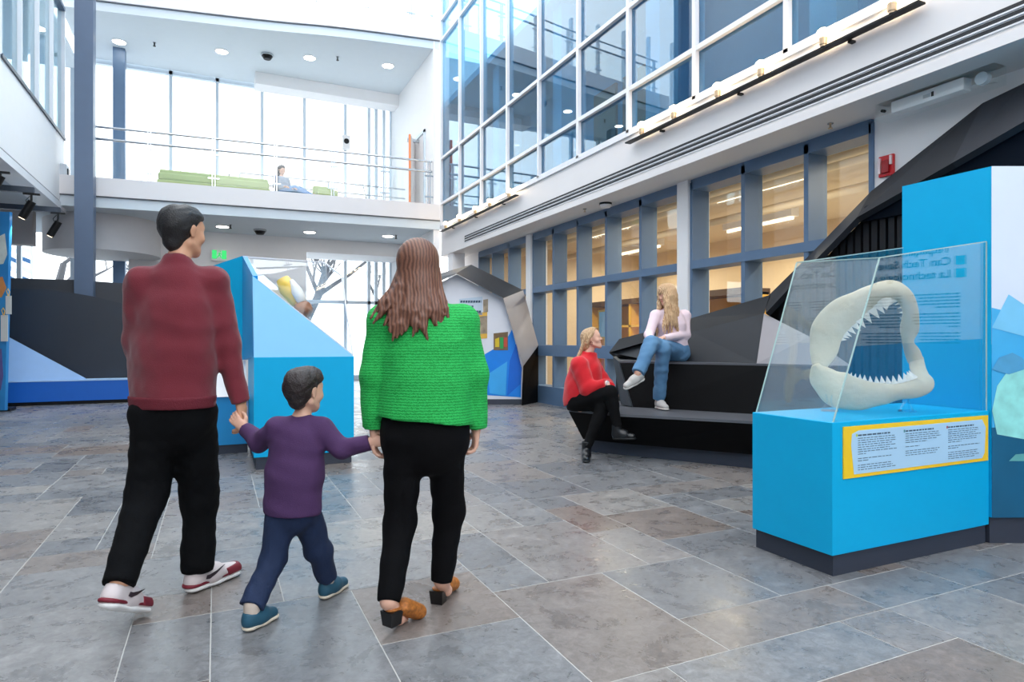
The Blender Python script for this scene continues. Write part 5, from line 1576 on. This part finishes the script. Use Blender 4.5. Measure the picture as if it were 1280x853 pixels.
# ---- the child
def child():
    fw = cdir(0.25, 0.97)
    J = dict(head=at(381, 489, 2.87), neck=at(377, 522, 2.87), chest=at(371, 553, 2.87), belly=at(368, 592, 2.87), pelvis=at(366, 630, 2.87),
             shL=at(347, 536, 2.86), elL=at(325, 553, 2.95), wrL=at(307, 537, 3.05), shR=at(402, 537, 2.88), elR=at(427, 562, 2.86), wrR=at(462, 553, 2.86),
             hipL=at(353, 640, 2.86), hipR=at(381, 640, 2.9), knL=at(341, 698, 2.84), knR=at(397, 688, 2.97))
    FT = ((on_z(305, 792, 0.0), on_z(346, 771, 0.0)), (on_z(401, 752, 0.0), on_z(433, 732, 0.0)))
    for q, (hh, tt_) in zip('LR', FT):
        J['an' + q] = ankle_of(hh, tt_, UP, 0.8); J['toe' + q] = hh.lerp(tt_, 0.75) + UP * 0.035
    report('child', J)
    s = 0.62
    b = Field(0.0045)
    limb_body(b, J, fw, s, 0.95)
    head_field(b, J['head'], cdir(0.5, 0.86), UP, 0.195)
    hand_field(b, J['wrL'], -RIGHT * 0.6 + UP * 0.55, AWAY, UP, 0.72, 0.5, 0.004)
    hand_field(b, J['wrR'], RIGHT * 0.9 + UP * 0.1, AWAY, UP, 0.72, 0.5, 0.004)
    body = fob('person', b, SKIN, None, label='small child in purple top and navy trousers walking between the two adults', cat='person')
    C = J['head']; hs_ = 0.195 / 0.235; hf = cdir(0.5, 0.86); hs = hf.cross(UP)
    h = Field(0.005)
    h.cap(C + UP * 0.042 * hs_ - hf * 0.032 * hs_, C + UP * 0.05 * hs_ + hf * 0.02 * hs_, 0.088 * hs_, 0.085 * hs_, 0.02)
    h.cap(C - hf * 0.045 * hs_, C - hf * 0.05 * hs_ - UP * 0.05 * hs_, 0.072 * hs_, 0.05 * hs_, 0.03)
    h.cut(C + hf * 0.065 * hs_ + UP * 0.03, hf * 0.9 - UP * 0.4)
    h.cap(C + hf * 0.07 * hs_ + hs * 0.1, C + hf * 0.07 * hs_ - hs * 0.1, 0.05 * hs_, None, 0.01, neg=True)
    for q in (1, -1):
        h.ball(C + hs * 0.085 * hs_ * q - UP * 0.012, 0.026 * hs_, 0.01, neg=True)
    h.noise(0.004, 110, 4)
    fob('hair', h, mat('hair_dark_brown', (42, 32, 32), 0.5, var=0.3, scale=60, bump=0.5, bscale=160), body)
    t = Field(0.006)
    t.chain([J['pelvis'] - UP * 0.01, J['belly'], J['chest']], [0.134, 0.128, 0.118], 0.04, (fw, 1.25))
    t.cap(J['chest'], J['neck'] - UP * 0.045, 0.112, 0.06, 0.04, (fw, 1.4))
    t.cut(at(366, 641, 2.87), V(0, 0, -1) + RIGHT * -0.06)
    for q in 'LR':
        t.cap(J['neck'] - UP * 0.04, J['sh' + q], 0.036, 0.048, 0.03)
        t.cap(J['sh' + q], J['el' + q], 0.05, 0.044, 0.03)
        t.cap(J['el' + q], J['wr' + q], 0.044, 0.036, 0.02, fb=True)
    t.noise(0.005, 34, 6)
    fob('top', t, mat('purple_jersey', (74, 44, 88), 0.85, var=0.08, bump=0.2, bscale=220), body)
    tr = Field(0.006)
    tr.cap(J['pelvis'] + UP * 0.03, J['pelvis'] - UP * 0.03, 0.112, 0.112, 0.04, (fw, 1.3))
    for q in 'LR':
        tr.cap(J['hip' + q], J['kn' + q], 0.07, 0.058, 0.03)
        tr.cap(J['kn' + q], J['an' + q] + UP * 0.012, 0.056, 0.05, 0.03, fb=True)
    tr.noise(0.006, 46, 7)
    fob('trousers', tr, mat('navy_cloth', (18, 38, 72), 0.8, var=0.12, bump=0.2, bscale=120), body)
    mu, ms = mat('teal_shoe', (36, 84, 106), 0.6, var=0.1), mat('cream_sole', (222, 210, 190), 0.5)
    for heel, toe, up in ((FT[0][0], FT[0][1], UP), (FT[1][0], FT[1][1], UP)):
        o, PP = shoe(body, heel, toe, up, 0.82, mu, ms, 'shoe', vox=0.0045, h=1.1)
        d_ = (toe - heel).normalized()
        fob('sock', Field(0.005).cap(PP(0.23, 0.07), PP(0.23, 0.125), 0.033, 0.034, 0.01), mat('sock_cream', (206, 190, 176), 0.8), body)
child()

# ---- seated woman in the red sweater
def red():
    fw = cdir(0.9, -0.44); lf = UP.cross(fw)
    t0 = 6.95
    J = dict(head=at(740, 424, t0), neck=at(735, 444, t0), chest=at(731, 466, t0), belly=at(728, 487, t0), pelvis=at(727, 503, t0),
             shL=at(740, 456, t0 + 0.18), elL=at(757, 482, t0 + 0.14), wrL=at(762, 484, t0 - 0.2), shR=at(725, 457, t0 - 0.17), elR=at(735, 486, t0 - 0.24), wrR=at(758, 480, t0 - 0.36),
             hipL=at(733, 503, t0 + 0.08), hipR=at(722, 503, t0 - 0.1), knR=at(763, 491, t0 - 0.40), anR=at(775, 531, t0 - 0.43), knL=at(754, 508, t0 - 0.32), anL=at(734, 551, t0 - 0.46),
             toeR=at(790, 545, t0 - 0.48), toeL=at(729, 575, t0 - 0.56))
    hR = at(765, 550, 6.5); tR = hR + cdir(0.97, -0.2, 0.02) * 0.245
    hL = on_z(733, 574, 0.0); tL = hL + cdir(-0.12, -0.99) * 0.245
    J['anR'] = ankle_of(hR, tR, UP, 1.0) + UP * 0.03; J['anL'] = ankle_of(hL, tL, UP, 1.0) + UP * 0.05
    J['toeR'] = hR.lerp(tR, 0.75) + UP * 0.04; J['toeL'] = hL.lerp(tL, 0.75) + UP * 0.04
    report('red', J)
    b = Field(0.007)
    limb_body(b, J, fw, 0.95, 0.95)
    hfw = cdir(0.93, -0.28, 0.2); hup = (UP - fw * 0.22).normalized()
    P, S = head_field(b, J['head'], hfw, hup, 0.232, True)
    hand_field(b, J['wrR'], cdir(0.75, -0.1, -0.6), V(0, 0, -1) + fw * -0.3, fw + UP * 0.3, 0.95, 0.55)
    hand_field(b, J['wrL'], cdir(0.5, -0.6, -0.5), V(0, 0, -1), UP, 0.95, 0.5)
    body = fob('person', b, SKIN, None, label='woman in red sweater sitting cross legged on the lower bench end', cat='person')
    BL = wave_mat('hair_blonde', (176, 132, 96), (226, 194, 152), 30, 0.5, 0.45, 'X', 5, 2, 2)
    face_parts(body, P, 0.232 / 0.235, mat('brow_brown', (120, 84, 60), 0.6))
    h = Field(0.006)
    s = 0.232 / 0.235
    h.cap(P(-0.03, 0, 0.045), P(0.015, 0, 0.052), 0.083 * s, 0.08 * s, 0.02)
    h.cap(P(-0.05, 0, 0.02), P(-0.075, 0, -0.06), 0.075, 0.06, 0.03)
    rg = random.Random(4)
    for i in range(30):
        a = -1 + 2 * i / 29
        p0 = P(-0.05 - 0.03 * (1 - a * a), 0.07 * a, rg.uniform(-0.02, 0.05))
        p1 = P(-0.1, 0.07 * a + rg.uniform(-.01, .01), -0.1)
        p1 = P(-0.125, 0.075 * a + rg.uniform(-.01, .01), -0.09)
        p2 = P(-0.195 + rg.uniform(-.012, .012), 0.09 * a, -0.2)
        p3 = P(-0.26 + rg.uniform(-.02, .02), 0.1 * a, -0.34 + rg.uniform(-.06, .03)) - UP * 0.03
        h.chain([p0, p1, p2, p3], [0.018, 0.017, 0.014, 0.005], 0.007)
    for q in (1, -1):
        h.chain([P(0.045, 0.03 * q, 0.105), P(0.04, 0.066 * q, 0.06), P(-0.01, 0.082 * q, 0.015), P(-0.05, 0.08 * q, -0.04)], [0.014, 0.014, 0.014, 0.016], 0.01)
    h.cut(P(0.058, 0, 0.075), hfw * 0.95 - hup * 0.5)
    fob('hair', h, BL, body)
    for q in (1, -1):
        ob('earring', MB().tube([P(-0.004 + 0.016 * math.cos(a), 0.086 * q, -0.052 + 0.016 * math.sin(a)) for a in [0.5 * k for k in range(13)]], 0.004, 6), mat('earring_brown', (120, 70, 60), 0.3), body)
    t = Field(0.007)
    t.cap(J['pelvis'] + UP * 0.03, J['belly'] + UP * 0.02, 0.215, 0.21, 0.05, (fw, 1.12))
    t.cap(J['belly'], J['chest'], 0.21, 0.2, 0.05, (fw, 1.2))
    t.cap(J['chest'], J['neck'] - UP * 0.07, 0.19, 0.11, 0.06, (fw, 1.4))
    t.cap(J['chest'] + fw * 0.05, J['belly'] + fw * 0.06, 0.13, 0.13, 0.06)
    t.cut(J['pelvis'] + UP * 0.02, V(0, 0, -1) + fw * 0.35)
    for q in 'LR':
        t.cap(J['neck'] - UP * 0.06, J['sh' + q], 0.06, 0.085, 0.05)
        t.cap(J['sh' + q], J['el' + q], 0.096, 0.086, 0.025)
        t.cap(J['el' + q], J['wr' + q], 0.084, 0.055, 0.025, fb=True)
    t.cap(J['neck'] - UP * 0.05, J['neck'] + UP * 0.035 + fw * 0.015, 0.1, 0.086, 0.02, fb=True)
    t.noise(0.008, 28, 3)
    t.cap(J['neck'] + UP * 0.02 + fw * 0.01, J['neck'] + UP * 0.12 + fw * 0.04, 0.058, 0.064, 0.01, neg=True)
    fob('sweater', t, mat('red_knit', (206, 14, 30), 0.85, var=0.08, bump=0.35, bscale=120, sheen=0.2), body)
    tr = Field(0.007)
    tr.cap(J['pelvis'] + UP * 0.04, J['pelvis'] - UP * 0.0, 0.185, 0.18, 0.05, (fw, 1.1))
    for q in 'LR':
        tr.cap(J['hip' + q], J['kn' + q], 0.115, 0.078, 0.04)
    tr.cut(V(0, 0, ZB1 + 0.004), V(0, 0, -1))
    for q in 'LR':
        tr.cap(J['kn' + q], J['an' + q] - UP * (0.03 if q == 'L' else 0.0), 0.076, 0.046, 0.02, fb=True)
    tr.noise(0.005, 34, 5)
    fob('trousers', tr, mat('black_slim', (10, 10, 12), 0.85, var=0.15, bump=0.15, bscale=120, spec=0.15), body)
    BT, BS = mat('black_leather', (22, 24, 28), 0.35, var=0.1), mat('boot_sole', (14, 14, 15), 0.6)
    shoe(body, hR, tR, UP, 1.0, BT, BS, 'boot', boot=0.06)
    shoe(body, hL, tL, UP, 1.0, BT, BS, 'boot', boot=0.1)
    ob('sock_band', MB().tube([J['anR'] + UP * 0.012, J['anR'] - UP * 0.02], 0.043, 16), mat('sock_white', (230, 226, 222), 0.8), body)
    wr = J['wrR']; dv = (J['wrR'] - J['elR']).normalized()
    ob('watch', MB().tube([wr + dv * 0.004, wr + dv * 0.022], 0.031, 16), mat('watch_white', (232, 226, 224), 0.4), body)
red()

# ---- seated woman in the pale pink top and jeans
def pink():
    fw = cdir(-0.5, -0.86)
    t0 = 7.3
    J = dict(head=at(834, 369, t0 - 0.03), neck=at(838, 387, t0), chest=at(838, 405, t0), belly=at(840, 424, t0 + 0.02), pelvis=at(843, 440, t0 + 0.04),
             shR=at(820, 395, t0 - 0.0), elR=at(811, 418, t0 - 0.1), wrR=at(813, 427, t0 - 0.36), shL=at(856, 395, t0 + 0.05), elL=at(857, 419, t0 - 0.02), wrL=at(830, 423, t0 - 0.3),
             hipR=at(833, 441, t0 + 0.0), hipL=at(852, 441, t0 + 0.05), knL=at(814, 429, t0 - 0.5), knR=at(829, 436, t0 - 0.42))
    dL, dR = cdir(-0.85, -0.25, -0.42), cdir(0.2, -0.98)
    tR = on_z(834, 514, ZB1 + 0.002); hR = tR - dR * 0.265
    hL = at(806, 474, 6.66); tL = hL + dL * 0.265
    J['anR'] = ankle_of(hR, tR, UP, 1.02); J['anL'] = ankle_of(hL, tL, UP * 0.9 - AWAY * 0.3, 1.02)
    J['toeR'] = hR.lerp(tR, 0.75) + UP * 0.04; J['toeL'] = hL.lerp(tL, 0.75) + UP * 0.03
    report('pink', J)
    b = Field(0.007)
    limb_body(b, J, fw, 0.95, 0.9)
    hfw = cdir(-0.93, -0.3, -0.22); hup = (UP + cdir(-0.93, -0.3) * 0.24).normalized()
    P, S = head_field(b, J['head'], hfw, hup, 0.228, True)
    hand_field(b, J['wrR'], cdir(-0.35, -0.5, -0.5), V(0, 0, -1), RIGHT, 0.9, 0.45)
    hand_field(b, J['wrL'], cdir(-0.85, -0.2, 0.0), V(0, 0, -1), -AWAY, 0.9, 0.45)
    body = fob('person', b, SKIN, None, label='woman with long wavy blonde hair and jeans sitting on the upper tier', cat='person')
    face_parts(body, P, 0.228 / 0.235, mat('brow_brown', (120, 84, 60), 0.6))
    h = Field(0.006)
    h.cap(P(-0.03, 0, 0.045), P(0.02, 0, 0.055), 0.086, 0.082, 0.02)
    rg = random.Random(14)
    for i in range(54):
        a = rg.uniform(-0.55, 1.15) * math.pi
        # ring round the head, open at the face
        ang = -2.35 + 4.7 * i / 53
        sx, cx = math.sin(ang), math.cos(ang)
        p = P(-0.012 - 0.085 * cx, 0.085 * sx, 0.03 + rg.uniform(-0.02, 0.03))
        ln = 0.46 + rg.uniform(-0.1, 0.05)
        outw = (p - J['head']); outw.z = 0; outw.normalize()
        pts = [p]; ph = rg.uniform(0, 6.28)
        for k in range(1, 8):
            f = k / 7
            w_ = 0.014 * math.sin(ph + 9 * f)
            q_ = p - UP * ln * f + outw * (0.045 * f + w_) + outw.cross(UP) * 0.012 * math.cos(ph + 8 * f) + fw * 0.035 * f
            pts.append(q_)
        h.chain(pts, [0.018, 0.02, 0.019, 0.018, 0.016, 0.014, 0.011, 0.004], 0.007)
    fob('hair', h, MATS['hair_blonde'], body)
    t = Field(0.007)
    t.chain([J['pelvis'] + UP * 0.04, J['belly'], J['chest']], [0.165, 0.155, 0.168], 0.05, (fw, 1.35))
    t.cap(J['chest'], J['neck'] - UP * 0.05, 0.165, 0.09, 0.05, (fw, 1.4))
    for q in 'LR':
        t.cap(J['neck'] - UP * 0.05, J['sh' + q], 0.05, 0.062, 0.04)
        t.cap(J['sh' + q], J['el' + q], 0.064, 0.052, 0.03)
        t.cap(J['el' + q], J['wr' + q], 0.052, 0.036, 0.02, fb=True)
    t.noise(0.004, 28, 9)
    fob('top', t, mat('pale_pink_jersey', (236, 214, 222), 0.85, var=0.04, bump=0.15, bscale=200), body)
    tr = Field(0.007)
    tr.cap(J['pelvis'] + UP * 0.03, J['pelvis'] - UP * 0.0, 0.168, 0.165, 0.05, (fw, 1.2))
    for q in 'LR':
        tr.cap(J['hip' + q], J['kn' + q], 0.1, 0.08, 0.03)
    tr.cut(V(0, 0, ZB2 + 0.004), V(0, 0, -1))
    for q in 'LR':
        tr.cap(J['kn' + q], J['an' + q], 0.08, 0.066, 0.02, fb=True)
    tr.noise(0.006, 40, 5)
    fob('jeans', tr, mat('blue_denim', (58, 104, 146), 0.85, scale=7, bump=0.3, bscale=150, rgb2=(110, 154, 190)), body)
    mu, ms = mat('grey_trainer', (190, 186, 182), 0.7, var=0.08), mat('trainer_sole', (206, 202, 196), 0.6)
    sh_ = []
    sh_.append(shoe(body, hL, tL, UP * 0.9 - AWAY * 0.3, 1.04, mu, ms, 'trainer'))
    sh_.append(shoe(body, hR, tR, UP, 1.04, mu, ms, 'trainer'))
    for o, PP in sh_:
        for k in range(4):
            a = 0.36 + 0.08 * k
            ob('lace', MB().tube([PP(a, 0.085 - 0.008 * k, -0.03), PP(a + 0.03, 0.106 - 0.01 * k, 0), PP(a, 0.085 - 0.008 * k, 0.03)], 0.004, 5), ms, o)
pink()

# ---- visitor sitting on the balcony
def visitor():
    y0_ = 16.9
    c = on_y(352, 226, y0_); fw = V(0.55, -0.83, 0).normalized(); sd = V(0.83, 0.55, 0)
    hd_ = on_y(352, 213, y0_)
    J = dict(head=hd_, neck=hd_ - UP * 0.17, chest=hd_ - UP * 0.33, belly=hd_ - UP * 0.47, pelvis=hd_ - UP * 0.57)
    J['pelvis'].z = max(J['pelvis'].z, 4.88)
    for q, g in (('L', 1), ('R', -1)):
        J['sh' + q] = J['neck'] + sd * 0.17 * g - UP * 0.06
        J['el' + q] = J['sh' + q] + sd * 0.06 * g - UP * 0.24 + fw * 0.05
        J['wr' + q] = J['el' + q] + fw * 0.2 - sd * 0.1 * g
        J['hip' + q] = J['pelvis'] + sd * 0.08 * g
        J['kn' + q] = J['hip' + q] + V(0.36, -0.12, 0.12)
        J['an' + q] = J['kn' + q] + V(0.34, -0.05, -0.17)
        J['an' + q].z = max(J['an' + q].z, 4.82)
        J['toe' + q] = J['an' + q] + V(0.12, 0, 0.06)
    b = Field(0.01)
    limb_body(b, J, fw, 0.95, 0.95)
    P, S = head_field(b, J['head'], fw, UP, 0.23)
    for q, g in (('L', 1), ('R', -1)):
        hand_field(b, J['wr' + q], fw, V(0, 0, -1), -sd * g, 1.1, 0.4)
    body = fob('person', b, SKIN, None, label='dark haired visitor in grey top sitting on the balcony between the green sofas', cat='person')
    h = Field(0.01).cap(P(-0.03, 0, 0.045), P(0.01, 0, 0.055), 0.088, 0.084, 0.02).cap(P(-0.05, 0, 0), P(-0.06, 0, -0.1), 0.08, 0.08, 0.03)
    fob('hair', h, MATS['hair_dark_brown'], body)
    t = Field(0.01).chain([J['pelvis'] + UP * 0.05, J['belly'], J['chest'], J['neck'] - UP * 0.05], [0.17, 0.165, 0.17, 0.08], 0.05, (fw, 1.35))
    for q in 'LR':
        t.chain([J['neck'] - UP * 0.06, J['sh' + q], J['el' + q], J['wr' + q]], [0.05, 0.065, 0.055, 0.042], 0.03)
    fob('top', t, mat('grey_marl', (150, 156, 170), 0.85, var=0.15, scale=20), body)
    tr = Field(0.01).ball(J['pelvis'], 0.15, 0.05)
    for q in 'LR':
        tr.chain([J['hip' + q], J['kn' + q], J['an' + q]], [0.095, 0.075, 0.055], 0.03)
    fob('jeans', tr, mat('pale_denim', (120, 150, 190), 0.85, var=0.15, scale=12), body)
    ob('seat_pad', MB().box((J['pelvis'].x - 0.12, y0_ - 0.25, 4.742), (J['pelvis'].x + 0.75, y0_ + 0.45, 4.80)), GRN, None, 'flat olive floor cushion under the balcony visitor', 'cushion', bevel=0.02)
visitor()
